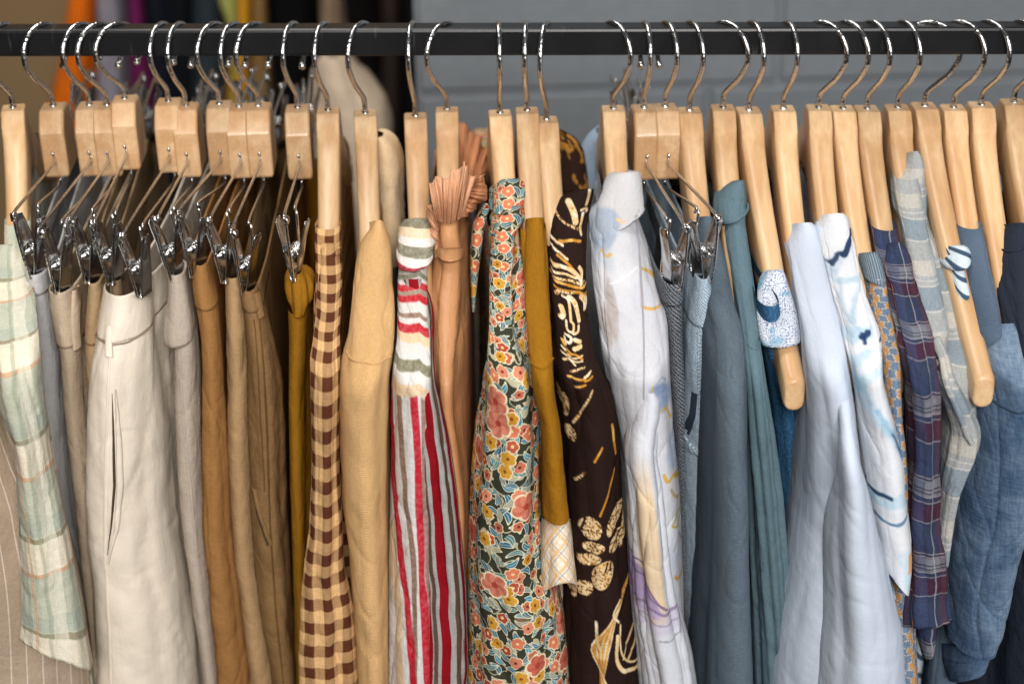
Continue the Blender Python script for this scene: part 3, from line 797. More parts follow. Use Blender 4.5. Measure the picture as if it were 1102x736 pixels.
# trousers on the clip hangers
def trousers(key, rows, mat, label, wb=None, name='trousers', cat='trousers', seed=0, waist=None, belt=(), seams=(), stitch=M_stitch, **kw):
    h = CH[key]; g = thing(name, (h.x, h.y, h.z-.1), label, cat, 'trousers and skirts hanging from clips')
    kw.setdefault('tb', .008); d = drape('legs', g, rows, mat, hang=h, seed=seed, **kw)
    if wb:   # the waistband is its own strip of cloth sewn round the top
        top, bot, grow = wb
        A = np.array([r[:3] for r in rows], float)
        R_ = [(p, np.interp(p, A[:, 0], A[:, 1])-grow, np.interp(p, A[:, 0], A[:, 2])+grow) for p in (top, (top+bot)/2, bot)]
        kk = dict(kw); kk['b'] = kk.get('b', .02)+.0016
        drape('waistband', g, R_, waist or mat, hang=h, seed=seed, ext=False, solid=.0012, **kk)
    for p in belt: slab('belt_loop', d, g, p, 6, waist or mat, off=.0026, h=.0012)
    for p in seams: slab('seam', d, g, p, 2.2, stitch if isinstance(stitch, bpy.types.Material) else mat, off=.0001, h=.0006)
    return g, d
trousers('grey', [(297, 31, 56), (330, 34, 60), (380, 40, 68), (450, 46, 74), (500, 51, 78), (560, 58, 84), (640, 74, 96), (736, 90, 112)], M_grey, 'pale grey trousers, leftmost of the clipped trousers', (296, 318, 1.2), seed=11, b=.018, fold=.0016)
trousers('beige', [(318, 57, 83), (350, 60, 90), (376, 65, 91), (391, 68, 92), (440, 71, 94), (534, 82, 105), (600, 88, 109), (736, 99, 117)], M_beige, 'slim beige trousers with a stitched waistband beside the pale grey pair', (317, 376, 1.4), seed=12, b=.022, fold=.0020, belt=[[(84, 318), (87, 378)]])
trousers('sand', [(305, 97, 111), (340, 95, 113), (380, 93, 115), (450, 97, 120), (560, 102, 124), (736, 112, 130)], M_sand, 'sand brown trousers squeezed between the beige and the cream pair', (305, 372, .8), seed=13, b=.012, fold=.0012)
trousers('brown', [(303, 121, 133), (340, 121, 138), (400, 124, 150), (560, 130, 170), (736, 150, 195)], M_brown, 'taupe trousers almost hidden behind the cream pair', None, seed=14, b=.010, fold=.0014)
g, d = trousers('cream', [(319, 117, 164, 2), (335, 114, 167, 1), (360, 113, 170), (414, 107, 178), (496, 105, 191), (560, 106, 197), (645, 113, 208), (736, 116, 222)], M_cream, 'wide cream trousers with a side pocket, brightest and widest of the clipped trousers', (318, 369, 1.0), seed=15, b=.040, fold=.0022, wave=.034, skew=-.22, fwd=.03, wr=.0009,
                belt=[[(132, 352), (133, 384)]])
slab('seam', d, g, [(133, 384), (135, 500), (136, 600), (138, 660), (141, 736)], 3.0, M_cream, off=.0002, h=.0004)
slab('pocket_opening', d, g, [(138, 422), (142, 470), (145, 520), (143, 565), (139, 598)], 3.0, M_dkslit, off=.0003, h=.0003, taper=True)
slab('pocket_welt', d, g, [(141, 418), (147, 470), (150, 520), (148, 568), (141, 606)], 6.0, M_cream, off=.0008, h=.0016, taper=True)
slab('waistband_seam', d, g, [(112, 369), (133, 371), (150, 371), (167, 366)], 2.0, cloth('seam_shade', (150, 132, 110)), off=.0022, h=.0003)
g, d = trousers('taupe', [(297, 181, 203), (330, 184, 208), (375, 189, 216), (428, 189, 219), (490, 192, 220), (560, 197, 223), (645, 207, 229), (736, 220, 238)], M_taupe, 'grey taupe trousers with the waistband folded over like a flap', None, seed=16, b=.020, fold=.0020, fwd=.01)
drape('folded_waistband', g, [(296, 180, 203), (318, 182, 206), (345, 181, 211), (366, 179, 215), (374, 180, 215, -4)], M_taupe, hang=CH['taupe'], seed=17, ext=False, b=.026, back=False, solid=.0014, fwd=.016, fold=.003, env0=.6)
slab('seam', d, g, [(198, 376), (203, 450), (210, 520), (217, 600)], 2.4, M_taupe, h=.0004)
trousers('ochre', [(288, 210, 226), (310, 209, 231), (335, 212, 237), (380, 218, 241), (430, 219, 245), (490, 218, 250), (560, 219, 253), (645, 226, 263), (736, 235, 275)], M_ochre, 'ochre brown trousers right of the folded grey taupe pair', (287, 335, 1.0), seed=18, b=.026, fold=.0022, fwd=.012)
trousers('tan', [(299, 243, 262), (340, 243, 268), (400, 244, 272), (560, 249, 277), (645, 257, 288), (736, 269, 302)], M_tan, 'smooth light tan trousers left of the khaki pair', None, seed=19, b=.024, fold=.0014, fwd=.006)
g, d = trousers('khaki', [(316, 259, 279), (345, 263, 288), (380, 266, 297), (436, 268, 308), (500, 269, 311), (560, 271, 312), (645, 278, 317), (736, 293, 322)], M_khaki, 'khaki canvas trousers with a puckered side seam and a slit pocket', (315, 338, 1.0), seed=20, b=.034, fold=.0020, fwd=.018, skew=.15, wr=.0014)
slab('seam', d, g, [(283, 345), (289, 400), (293, 470), (296, 560), (301, 640), (309, 736)], 2.0, cloth('khaki_stitching', (104, 76, 46)), off=.0002, h=.0004)
slab('seam', d, g, [(277, 345), (283, 400), (287, 470), (290, 530)], 1.6, cloth('khaki_topstitch', (108, 80, 48)), off=.0002, h=.0004)
slab('pocket_opening', d, g, [(275, 535), (284, 560), (294, 586)], 2.4, M_dkslit, off=.0003, h=.0004)
slab('pocket_welt', d, g, [(277, 532), (287, 558), (297, 585)], 3.4, M_khaki, off=.0006, h=.0012)
slab('belt_loop', d, g, [(277, 318), (283, 345)], 5, M_khaki, off=.002, h=.0012)
g, d = trousers('gold', [(338, 310, 334), (380, 311, 332), (420, 311, 331), (500, 312, 331), (600, 315, 332), (736, 318, 333)], M_gold, 'mustard trousers with the waistband bunched into a loop under an open clip', None, seed=21, b=.014, fold=.002)
drape('waistband', g, [(296, 315, 325), (304, 309, 335), (318, 307, 341), (328, 309, 340), (337, 313, 334), (342, 314, 331)], M_gold, hang=CH['gold'], seed=22, ext=False, b=.020, back=False, fold=.0045, wave=.016, env0=1., wr=.002, fwd=.010)

# gingham, tan jacket, stripes, peach
h = WH['gingham']; g = garment('shirt', h, 'brown and cream gingham shirt', 'shirt')
body_behind(h, g, M_gingham, seed=30)
drape('sleeve', g, [(267, 344, 367), (285, 342, 369), (320, 341, 370), (375, 337, 368), (395, 334, 368), (440, 335, 367), (500, 336, 367), (577, 333, 370), (618, 328, 372), (672, 323, 383), (736, 321, 387)], M_gingham, hang=h, b=.010, back=False, seed=31, fold=.0034, wave=.020, fwd=.012)
drape('collar', g, [(262, 344, 366), (270, 342, 369), (276, 343, 369)], M_gingham, hang=h, b=.011, back=False, seed=32, ext=False, solid=.001)
h = WH['tan']; g = garment('jacket', h, 'plain tan jacket with a fine ribbed weave and sloping shoulder', 'jacket')
d = drape('body', g, [(238, 402, 413), (250, 396, 418), (262, 390, 421), (310, 382, 425), (380, 376, 427), (405, 370, 425), (430, 365, 422), (475, 366, 421), (560, 369, 420), (620, 377, 420), (736, 384, 420)], M_jacket, hang=h, b=.034, seed=33, fold=.0018, wave=.036, wr=.0012, skew=.12, tb=.009, fwd=.016)
drape('collar', g, [(149, 400, 414), (154, 398, 423), (168, 398, 432), (190, 398, 437), (240, 400, 438), (290, 402, 436)], cloth('cream_jacket_lining', (232, 204, 164)), y=h.y+.0, b=.03, seed=34, ext=False, back=False, solid=.001, fold=.001)
slab('seam', d, g, [(374, 396), (395, 391), (422, 394)], 3, M_jacket, h=.0004)
h = WH['stripe']; g = garment('shirt', h, 'red, white and grey striped shirt with stripes across the shoulder and down the sleeve', 'shirt')
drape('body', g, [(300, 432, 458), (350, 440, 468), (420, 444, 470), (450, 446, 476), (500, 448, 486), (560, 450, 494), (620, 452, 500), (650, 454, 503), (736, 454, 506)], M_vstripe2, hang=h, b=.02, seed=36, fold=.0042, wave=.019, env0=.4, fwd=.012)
dy_ = drape('sleeve', g, [(284, 429, 463), (294, 428, 462), (330, 427, 462), (380, 427, 464), (405, 424, 465), (450, 421, 466), (500, 420, 465), (560, 420, 465), (650, 419, 466), (736, 419, 467)], None, hang=h, b=.024, back=False, seed=37, fold=.0016, wr=.0006, fwd=.012, skew=.42, nfront=110, step=1.3)
def hs(X, Y):
    C = flat(X, (216, 212, 208)); rid = 452.; Yw = Y+np.where(X > rid, -(X-rid)*1.0, (rid-X)*-.28)*1.+vnoise(X/9, Y/7, 3)*.8; tex = .86+.14*vnoise(X/2.5, Y/2.5, 5)
    for a, b, q in ((292, 298, (136, 132, 112)), (303, 311, (190, 36, 46)), (311, 316, (150, 136, 116)), (316, 324, (188, 34, 44)), (336, 341, (140, 112, 94)), (348, 358, (190, 36, 46)), (358, 368, (226, 194, 154)), (386, 399, (122, 118, 94)), (412, 426, (226, 196, 160))):
        C = lay(C, np.clip((Yw-a)/1.2+.5, 0, 1)*np.clip((b-Yw)/1.2+.5, 0, 1)*tex, np.array(q, float))
    low = np.clip((Yw-424)/2, 0, 1); W = X+1.2*vnoise(X/14, Y/26, 7); L = flat(X, (212, 208, 206))
    for p, w, q in ((((430, 420), (432, 480), (438, 540), (444, 590), (447, 650), (449, 800)), 2.8, (130, 100, 82)), (((456, 420), (457, 500), (459, 560), (463, 640), (468, 740), (470, 900)), 2.6, (150, 116, 106)), (((418, 420), (420, 500), (424, 540), (433, 610), (441, 680), (447, 740), (458, 900)), 3.7, (184, 26, 40)), (((445, 420), (449, 480), (452, 540), (455, 620), (459, 680), (463, 740), (470, 900)), 3.9, (186, 28, 42)),
                    (((420, 580), (427, 660), (432, 740), (440, 900)), 4.5, (220, 194, 158)), (((408, 420), (410, 560), (412, 800)), 3, (130, 100, 82)), (((396, 420), (398, 800)), 4, (184, 26, 40))):
        L = lay(L, np.clip((w-d_line(W, Y, p))/1.+.5, 0, 1)*tex, q)
    return C*(1-low[..., None])+L*low[..., None]
painted(dy_, hs, 'striped_shirt_cotton')
dc_ = drape('collar', g, [(235, 434, 463), (240, 430, 468), (250, 428, 470), (270, 427, 470), (286, 426.5, 468.5), (292, 426.5, 467.5, -3)], None, hang=h, b=.027, back=False, ext=False, seed=35, fold=.0008, solid=.0012, fwd=.012, nfront=90, step=.8)
def hc(X, Y):
    C = flat(X, (228, 224, 218)); Yw = Y-(X-448)*.10+vnoise(X/9, Y/7, 3)*.8+((X-448)/22)**2*-2
    for a, b, q in ((228, 246, (124, 118, 96)), (246, 257, (232, 204, 168)), (267, 279, (128, 124, 104)), (289, 296, (150, 30, 44))):
        m = np.clip((Yw-a)/1.2+.5, 0, 1)*np.clip((b-Yw)/1.2+.5, 0, 1); C = lay(C, m*(.85+.15*vnoise(X/2.5, Y/2.5, 5)), q)
    return C
painted(dc_, hc, 'striped_collar_cotton')
h = WH['peach']; g = garment('blouse', h, 'peach satin blouse with pleated frills round the hanger', 'blouse')
drape('sleeve', g, [(232, 470, 497), (250, 470, 496), (272, 471, 498), (300, 470, 499), (330, 468, 497), (360, 468, 495), (400, 470, 490), (440, 472, 490), (475, 477, 494), (520, 484, 499), (560, 489, 501), (736, 494, 501)], M_peach, hang=h, fwd=-.012, b=.022, tb=.014, seed=40, fold=.0030, env0=.8, wr=.0016)
drape('cuff_band', g, [(266, 469, 499), (272, 468, 500), (280, 470, 499)], M_peach, hang=h, b=.0245, back=False, ext=False, seed=41, solid=.001)
yy = float(np.interp(232, h.rpy, h.ry))
ruffle('frill', g, [(470, 238), (484, 241), (498, 234)], [(460, 203), (472, 191), (486, 188), (500, 178), (512, 190)], yy-.022, yy-.026, M_frill, 8, .0028, 3)
ruffle('frill', g, [(492, 232), (503, 212), (512, 196)], [(505, 236), (520, 216), (524, 184)], yy-.008, yy-.010, M_rust, 6, .0030, 5)
ruffle('frill', g, [(478, 190), (496, 198), (516, 196)], [(466, 140), (482, 130), (500, 131), (516, 150), (527, 178)], h.y+.01, h.y+.05, M_rust, 9, .0030, 7)
ruffle('frill', g, [(470, 234), (474, 262), (474, 318)], [(461, 214), (463, 250), (468, 310)], yy-.004, yy-.002, M_frill, 5, .002, 9)

# floral, mustard, brocade
h = WH['floral']; g = garment('blouse', h, 'floral blouse with coral flowers and blue leaves on a dark ground', 'blouse')
drape('sleeve', g, [(240, 528, 556), (280, 527, 554), (310, 526, 552), (345, 526, 553), (382, 525, 559), (410, 522, 570), (440, 519, 578), (500, 511, 582), (560, 506, 582), (630, 504, 585), (660, 503, 598), (700, 503, 606), (736, 502, 611)], M_floral, hang=h, b=.030, tb=.013, seed=44, fold=.0026, wave=.03, fwd=.02, skew=.05)
drape('collar', g, [(193, 537, 560), (197, 531, 566), (210, 526, 568), (222, 526, 566), (232, 525, 565, -4)], M_floral, hang=h, b=.024, back=False, ext=False, seed=45, solid=.0012, fold=.0022, env0=.9)
drape('collar', g, [(222, 528, 567), (240, 526, 566), (252, 527, 559), (258, 528, 555, 4)], M_floral, hang=h, b=.020, back=False, ext=False, seed=46, solid=.0012)
drape('tie', g, [(226, 519, 528), (250, 508, 522), (280, 505, 518), (310, 506, 514), (336, 508, 511)], M_floral, y=h.y-.105, b=.006, back=False, ext=False, seed=47, fold=.002)
h = WH['mustard']; g = garment('shirt', h, 'mustard shirt with a short sleeve turned up in a cream plaid cuff', 'shirt')
body_behind(h, g, M_mustard, seed=50)
d = drape('sleeve', g, [(235, 564, 586), (280, 564, 587), (330, 564, 590), (382, 567, 594), (430, 573, 597), (470, 581, 604), (520, 583, 609), (566, 582, 613)], M_mustard, hang=h, b=.022, back=False, ext=False, seed=51, fold=.0018, fwd=.03)
slab('seam', d, g, [(570, 394), (582, 396), (594, 393)], 2.4, M_mustard, h=.0004)
drape('cuff', g, [(559, 581, 614), (575, 580, 616), (600, 578.5, 618), (616, 577, 620), (628, 577, 621, -4)], M_cuffplaid, hang=h, b=.024, hem=.95, back=False, ext=False, seed=52, solid=.0011, fwd=.030, fold=.0010)
h = WH['brocade']; g = garment('shirt', h, 'dark brown shirt printed with gold and cream plumes and petals', 'shirt')
d = drape('sleeve', g, [(203, 618, 640), (216, 594, 638), (262, 590, 631), (330, 592, 631), (380, 597, 636), (420, 598, 648), (455, 600, 661), (560, 606, 668), (640, 606, 675), (736, 605, 685)], None, hang=h, b=.024, tb=.012, seed=53, fold=.0020, fwd=.01, nfront=130, step=1.1)
def brocade(X, Y):
    C = flat(X, (40, 26, 22)); sp = vnoise(X/1.5, Y/1.5, 4)+.6*vnoise(X/.9, Y/.9, 9); bl = vnoise(X/7, Y/7, 2)
    gold = lay(flat(X, (190, 128, 44)), bl*1.2+.1, (224, 176, 96)); cream = lay(flat(X, (222, 190, 140)), bl*1.2+.3, (240, 226, 200)); speck = lay(cream, (sp-.05)*2.2, (96, 60, 26)); speck = lay(speck, (bl+.1)*.5, (206, 142, 52))
    def put_(m, col):
        nonlocal C
        m = np.clip(m, 0, 1)[..., None]; C = C*(1-m)+col*m
    for x, y, rx, ry, a in ((628, 571, 13.5, 13, .2), (655, 566, 8, 18, .5), (631, 591, 13, 7, -.1), (659, 590, 14, 9, -.6), (641, 620, 13, 18, .45), (626, 605, 15, 6.5, -.3), (622, 637, 8, 10, .9), (610, 645, 6, 10, -.1), (603, 447, 4.5, 15, 0), (608, 476, 5, 10, -.1)):
        put_(oval(X, Y, (x, y), rx*.9, ry*.9, a), speck)
    for p in (((622, 562), (618, 576)), ((646, 607), (643, 616)), ((650, 608), (649, 616)), ((655, 592), (664, 583))): put_(stroke(X, Y, p, 1.), flat(X, (40, 26, 22)))
    G = (((591, 226), (598, 238), (608, 243), (618, 248)), ((597, 263), (610, 259), (622, 263)), ((596, 279), (606, 283), (614, 293), (620, 300)), ((593, 305), (606, 301), (616, 305), (628, 312)), ((592, 309), (606, 306), (622, 313), (630, 318)), ((594, 316), (608, 313), (620, 317), (630, 328)), ((595, 322), (599, 316), (612, 314)),
         ((606, 385), (614, 382), (622, 388)), ((600, 372), (603, 378), (610, 382)), ((608, 404), (616, 399), (624, 397)), ((606, 410), (624, 410)), ((612, 420), (624, 416)), ((632, 424), (620, 442), (610, 462)), ((640, 484), (632, 498)), ((656, 514), (638, 556)), ((622, 512), (613, 524)), ((654, 468), (658, 500)), ((624, 412), (634, 411)), ((667, 560), (664, 600)))
    for k, p in enumerate(G): put_(stroke(X, Y, p, 1.5 if k < 7 else 1.25), gold if k % 3 else speck)
    for p, w in ((((607, 217), (612, 228), (615, 240)), 3.6), (((632, 205), (628, 222)), 2.2), (((621, 227), (628, 227), (630, 232)), 1.6), (((624, 232), (623, 248), (625, 256)), 2.4), (((591, 266), (600, 266)), 1.8), (((590, 274), (600, 276), (606, 279)), 1.4), (((592, 292), (602, 288), (612, 292), (622, 304)), 2.2), (((592, 300), (604, 295), (616, 300)), 1.3), (((620, 290), (624, 298), (623, 310)), 2.), (((622, 322), (628, 330), (629, 340)), 2.4),
                 (((601, 320), (607, 322), (609, 334), (610, 346)), 1.5), (((608, 319), (614, 326), (618, 338), (620, 347)), 2.6), (((600, 333), (602, 340), (600, 344)), 2.8), (((605, 346), (606, 356), (612, 358), (613, 350), (610, 346)), 1.3), (((603, 366), (604, 374)), 1.4), (((604, 362), (610, 364), (609, 370), (604, 370)), 1.5), (((614, 366), (620, 369)), 2.2), (((614, 376), (620, 374)), 2.6), (((613, 360), (618, 358), (619, 352)), 1.4), (((602, 393), (608, 390), (614, 394)), 1.2), (((624, 408), (632, 405)), 1.6), (((600, 380), (610, 387), (622, 384)), 1.), (((600, 386), (612, 390), (622, 390)), 1.)):
        put_(stroke(X, Y, p, w), lay(cream, (sp-.5), (150, 100, 44)))
    for k in range(9):           # long plume at the hem
        p = ((673-k*.9, 634+k*2.4), (660-k*2.4, 660+k*2.6), (650-k*2.6, 690+k*1.5), (640-k*1.2+k*k*.25, 740), (638-k*.5+k*k*.6, 800)); put_(stroke(X, Y, p, 1.35 if k % 2 else .8), gold if k % 2 else cream)
    for p, w in ((((634, 670), (635, 690), (638, 700)), 1.6), (((658, 690), (656, 712), (664, 728), (680, 736)), 2.), (((662, 680), (661, 705), (670, 722), (682, 730)), 1.), (((676, 690), (664, 716)), .9), (((680, 700), (670, 722)), .9), (((660, 652), (652, 664), (660, 676)), 1.2)): put_(stroke(X, Y, p, w), cream)
    return C
MB_ = painted(d, brocade, 'brown_gold_print_cloth', weave=.06, wrinkle=.6)
drape('collar', g, [(151, 588, 611), (157, 588, 621), (172, 588, 630), (190, 590, 634), (212, 592, 636)], cloth('brown_gold_collar', lambda u, v: mix(sm(.54, .60, noise(xyz(u*110, v*60), 1., 2.)), lin((52, 34, 27)), lin((176, 124, 54)))), y=h.y+.06, b=.008, seed=54, ext=False, back=False, solid=.001)

# pale print, dark trousers, pale skirt
h = WH['pale']; g = garment('shirt', h, 'pale grey lilac shirt with a turned collar and washed-out pastel print', 'shirt')
d = drape('body', g, [(204, 648, 686), (215, 644, 684), (236, 634, 682), (250, 632, 686), (294, 634, 697), (340, 637, 707), (380, 642, 715), (440, 650, 719), (490, 661, 723), (560, 671, 729), (640, 676, 732), (736, 690, 735)], None, hang=h, b=.03, seed=57, fold=.0016, wave=.036, wr=.0007, tb=.008, nfront=120, step=1.3)
def pale_body(X, Y):
    C = flat(X, (198, 198, 204)); C = lay(C, fbm(X, Y, 30, 3)*.8+.2, (212, 212, 214)); C = lay(C, fbm(X, Y, 12, 8)*.35, (184, 184, 192))
    ex = np.clip((650-X+(Y-240)*.1)/8, 0, 1)*np.clip((300-Y)/10, 0, 1); C = lay(C, ex*.5, (170, 182, 196))
    for x, y, rx, ry, a, q, k in ((644, 250, 12, 26, .25, (140, 156, 178), .8), (655, 246, 10, 10, 0, (178, 188, 200), .7), (700, 432, 12, 17, -.5, (112, 134, 172), .85), (692, 438, 5, 12, -.2, (186, 192, 204), .9), (678, 322, 8, 18, 0, (184, 186, 196), .6), (650, 340, 5, 34, -.1, (150, 132, 120), .55), (646, 366, 5, 22, -.1, (160, 138, 124), .45), (722, 496, 14, 20, 0, (158, 180, 206), .7), (720, 530, 7, 14, -.4, (200, 196, 196), .7), (722, 600, 10, 34, 0, (182, 190, 204), .7)):
        C = lay(C, oval(X, Y, (x, y), rx, ry, a, .3)*k*(.8+.4*fbm(X, Y, 6, int(x))), q)
    for p, w, q in ((((680, 292), (690, 300), (698, 312)), 1.3, (204, 160, 84)), (((680, 332), (692, 338), (703, 343)), 1.5, (206, 158, 72)), (((679, 296), (679, 330)), .9, (176, 168, 170)), (((640, 276), (645, 280), (649, 276)), 1.5, (206, 164, 90)), (((662, 236), (668, 240)), 1.4, (222, 186, 140)), (((690, 418), (688, 446)), 1.2, (206, 160, 80)), (((694, 446), (706, 446), (714, 462)), 1.2, (206, 160, 80)), (((704, 514), (708, 522), (716, 520), (728, 534)), 1.8, (204, 156, 66)),
                    (((712, 532), (720, 546), (730, 552)), 1.4, (176, 150, 110)), (((714, 570), (724, 564), (730, 568), (722, 576), (714, 572)), 1.1, (176, 152, 70)), (((716, 600), (722, 584), (728, 600)), .8, (150, 150, 150)), (((718, 628), (724, 634), (732, 632)), 1.5, (200, 150, 60)), (((690, 420), (700, 412), (708, 420)), .9, (150, 160, 180)), (((648, 310), (662, 300), (676, 290)), .9, (222, 222, 224))):
        C = lay(C, stroke(X, Y, p, w)*.85, q)
    return C
painted(d, pale_body, 'pale_print_body', weave=.07, wrinkle=.6)
d2 = drape('sleeve', g, [(424, 685, 706), (436, 678, 712), (450, 674, 712), (470, 672, 708), (500, 670, 706), (536, 672, 711), (580, 674, 715), (645, 676, 722), (690, 679, 731), (736, 682, 741)], None, hang=h, b=.030, back=False, seed=58, fold=.0042, wave=.022, fwd=.02, wr=.0008, nfront=120, step=1.3, crown=.5, clen=.03)
def pale_sleeve(X, Y):
    C = flat(X, (204, 206, 214)); C = lay(C, fbm(X, Y, 24, 5)*.6+.2, (214, 215, 220))
    lft = 672+(Y-500)*.02; m = np.clip((X-lft-3)/3, 0, 1)*np.clip((694+(Y-500)*.11-X)/3, 0, 1)*np.clip((Y-488)/50, 0, 1)*np.clip(((676-Y)-(690-X)*.9*(X < 692))/6, 0, 1); C = lay(C, m*.9, (222, 194, 158))
    vio = np.clip((Y-(612+(X-674)*1.0))/3, 0, 1)*np.clip((668-Y)/3, 0, 1)*np.clip((704-X)/4, 0, 1); C = lay(C, vio*np.clip((Y-(608+(X-674)*1.75))/3, 0, 1)*.9, (164, 144, 186))
    low = np.clip((Y-654-(X-676)*.12)/3, 0, 1)*np.clip((686-Y)/4, 0, 1); C = lay(C, low*.55, (188, 178, 200))
    for p, w, q in ((((672, 612), (684, 616), (688, 632), (700, 652), (710, 660)), 1.2, (110, 92, 118)), (((674, 626), (684, 630), (692, 646), (706, 656)), 1., (120, 98, 130)), (((678, 656), (694, 658), (706, 664), (722, 664)), 1.6, (128, 108, 136)), (((680, 668), (700, 674), (724, 676)), .9, (150, 138, 160)), (((700, 690), (714, 692), (724, 690)), .9, (140, 134, 150)), (((724, 664), (724, 690)), .8, (150, 138, 160))):
        C = lay(C, stroke(X, Y, p, w)*.75, q)
    return C
painted(d2, pale_sleeve, 'pale_print_sleeve', weave=.06, wrinkle=.6)
d3 = drape('collar', g, [(187, 658, 687), (191, 653, 690), (215, 646, 692), (228, 642, 693), (236, 640, 692, -4), (248, 638, 688, -13)], None, hang=h, b=.010, crown=.3, back=False, ext=False, seed=59, solid=.0013, fold=.0008, wr=.0006, nfront=90, step=1.2)
def pale_col(X, Y):
    C = flat(X, (198, 196, 198)); C = lay(C, fbm(X, Y, 18, 5)*.6, (184, 187, 195)); C = lay(C, oval(X, Y, (650, 240), 14, 14, .3, .3)*.7, (150, 164, 184)); return lay(C, stroke(X, Y, ((660, 236), (668, 241)), 1.6)*.8, (224, 186, 140))
M_pc = painted(d3, pale_col, 'pale_print_collar', weave=.1, wrinkle=.5)
slab('seam', d, g, [(679, 246), (680, 300), (681, 360), (681, 430)], 1.6, cloth('seam_shadow', (160, 160, 168)), h=.0003)
drape('back_collar', g, [(146, 640, 660), (152, 632, 660), (166, 624, 660), (186, 619, 660), (210, 618, 660)], cloth('pale_blue_lining', (148, 166, 186)), y=h.y+.07, b=.008, seed=60, ext=False, back=False, solid=.001)
g, d = trousers('dark', [(308, 710, 732), (318, 707, 734), (340, 709, 735), (380, 713, 736), (470, 720, 742), (560, 724, 742), (736, 732, 748)], M_herring, 'dark flecked tweed trousers left of the pale denim skirt', (307, 330, .8), seed=62, b=.022, fold=.0018)
g, d = trousers('light', [(301, 747, 762), (318, 743, 764), (340, 741, 767), (357, 736, 766), (376, 734, 765), (430, 733, 767), (477, 728, 770), (560, 729, 770), (640, 733, 768), (736, 740, 764)], M_ldenim, 'pale blue denim skirt with a front pocket and topstitching', (300, 352, .8), name='skirt', cat='skirt', seed=63, b=.024, fold=.0020, fwd=.012)
slab('seam', d, g, [(746, 356), (745, 420), (745, 500), (746, 600), (748, 736)], 2.2, M_ldenim, h=.0004)
slab('pocket_hem', d, g, [(728, 481), (737, 487), (746, 488)], 8, M_ldenim, off=.0008, h=.0014)
slab('pocket_opening', d, g, [(741, 424), (738, 450), (731, 474)], 5, cloth('navy_pocket_lining', (50, 60, 74)), off=.0002, h=.0004)
slab('seam', d, g, [(746, 418), (756, 420), (766, 417)], 3, M_bstitch, h=.0006)

# slate, teal, paisley
h = WH['slate']; g = garment('jacket', h, 'slate blue jacket with a fine woven texture right of the pale denim skirt', 'jacket')
d = drape('body', g, [(233, 750, 766), (248, 747, 770), (267, 745, 775), (300, 752, 782), (335, 758, 788), (365, 764, 797), (380, 766, 799), (440, 766, 801), (560, 766, 802), (650, 762, 803), (736, 757, 805)], M_slate, hang=h, b=.03, seed=66, fold=.0012, wr=.0007, tb=.008, fwd=.01)
drape('sleeve', g, [(360, 771, 792), (366, 767, 797), (376, 765.5, 799.5), (405, 766, 801), (480, 767, 801), (560, 767, 802), (650, 764, 803), (736, 759, 805)], M_slate, hang=h, b=.024, back=False, seed=67, fold=.0010, fwd=.026, crown=.6, wr=.0005)
h = WH['teal']; g = garment('shirt', h, 'grey teal shirt with a turned-down collar and long folds', 'shirt')
d = drape('body', g, [(214, 774, 801), (240, 778, 801), (260, 779, 803), (320, 788, 811), (380, 797, 818), (430, 799, 824), (470, 799, 829), (560, 801, 839), (645, 803, 846), (736, 805, 852)], M_teal, hang=h, b=.026, seed=68, fold=.0048, wave=.015, env0=.15, pin=.2, wr=.0008)
drape('collar', g, [(194, 786, 800), (202, 774, 801), (215, 768, 802), (228, 767, 802), (238, 767, 802, -9)], M_teal, hang=h, b=.024, back=False, ext=False, seed=69, solid=.0012, fold=.0008)
slab('seam', d, g, [(799, 372), (808, 376), (817, 371)], 2.4, M_teal, h=.0004)
h = WH['paisley']; g = garment('blouse', h, 'blue and white paisley top with its hanger end sticking out', 'blouse')
drape('body', g, [(330, 812, 836), (372, 816, 842), (430, 824, 857), (500, 832, 861), (560, 835, 860), (650, 840, 858), (736, 842, 858)], M_bluepat, y=h.y-.178, b=.014, seed=70, fold=.0026)
d = drape('shoulder', g, [(291, 822, 842), (300, 817, 846), (318, 814, 851), (340, 813, 857), (360, 815, 861), (374, 817, 862, -2)], M_paisley, hang=h, b=.007, back=False, ext=False, seed=71, solid=.0010, fold=.0016)

# white shirt, brush-stroke shirt, knit
h = WH['white']; g = garment('shirt', h, 'plain white shirt with a long wrinkled sleeve flaring out at the bottom', 'shirt')
drape('body', g, [(239, 851, 872), (246, 848, 877), (262, 847, 879), (300, 849, 887), (345, 856, 895), (380, 862, 902), (430, 865, 909), (470, 866, 914), (520, 862, 918), (560, 858, 922), (604, 848, 926), (660, 838, 930), (736, 824, 934)], M_white, hang=h, b=.03, seed=73, fold=.0022, wave=.040, fwd=.028, wr=.0004, crease=.0006, tb=.007)
d = drape('sleeve', g, [(380, 884, 905), (420, 894, 911), (469, 902, 917), (500, 900, 922), (536, 897, 929), (604, 885, 939), (660, 878, 948), (736, 868, 959)], M_white, hang=h, b=.034, back=False, seed=74, fold=.0030, wave=.040, fwd=.062, wr=.0005, crease=.0008, skew=-.15)
h = WH['marker']; g = garment('shirt', h, 'white shirt with pale and navy blue brush strokes', 'shirt')
M_mk = None
d = drape('sleeve', g, [(229, 882, 906), (236, 878, 910), (250, 877, 912), (316, 890, 924), (380, 903, 943), (414, 913, 945), (440, 917, 950), (470, 919, 957), (523, 924, 967), (560, 929, 970), (604, 937, 975), (622, 942, 975), (636, 945, 974, 16)], None, hang=h, b=.026, back=False, ext=False, seed=75, fold=.0012, wr=.0008, solid=.0012, fwd=.03, nfront=120, step=1.2)
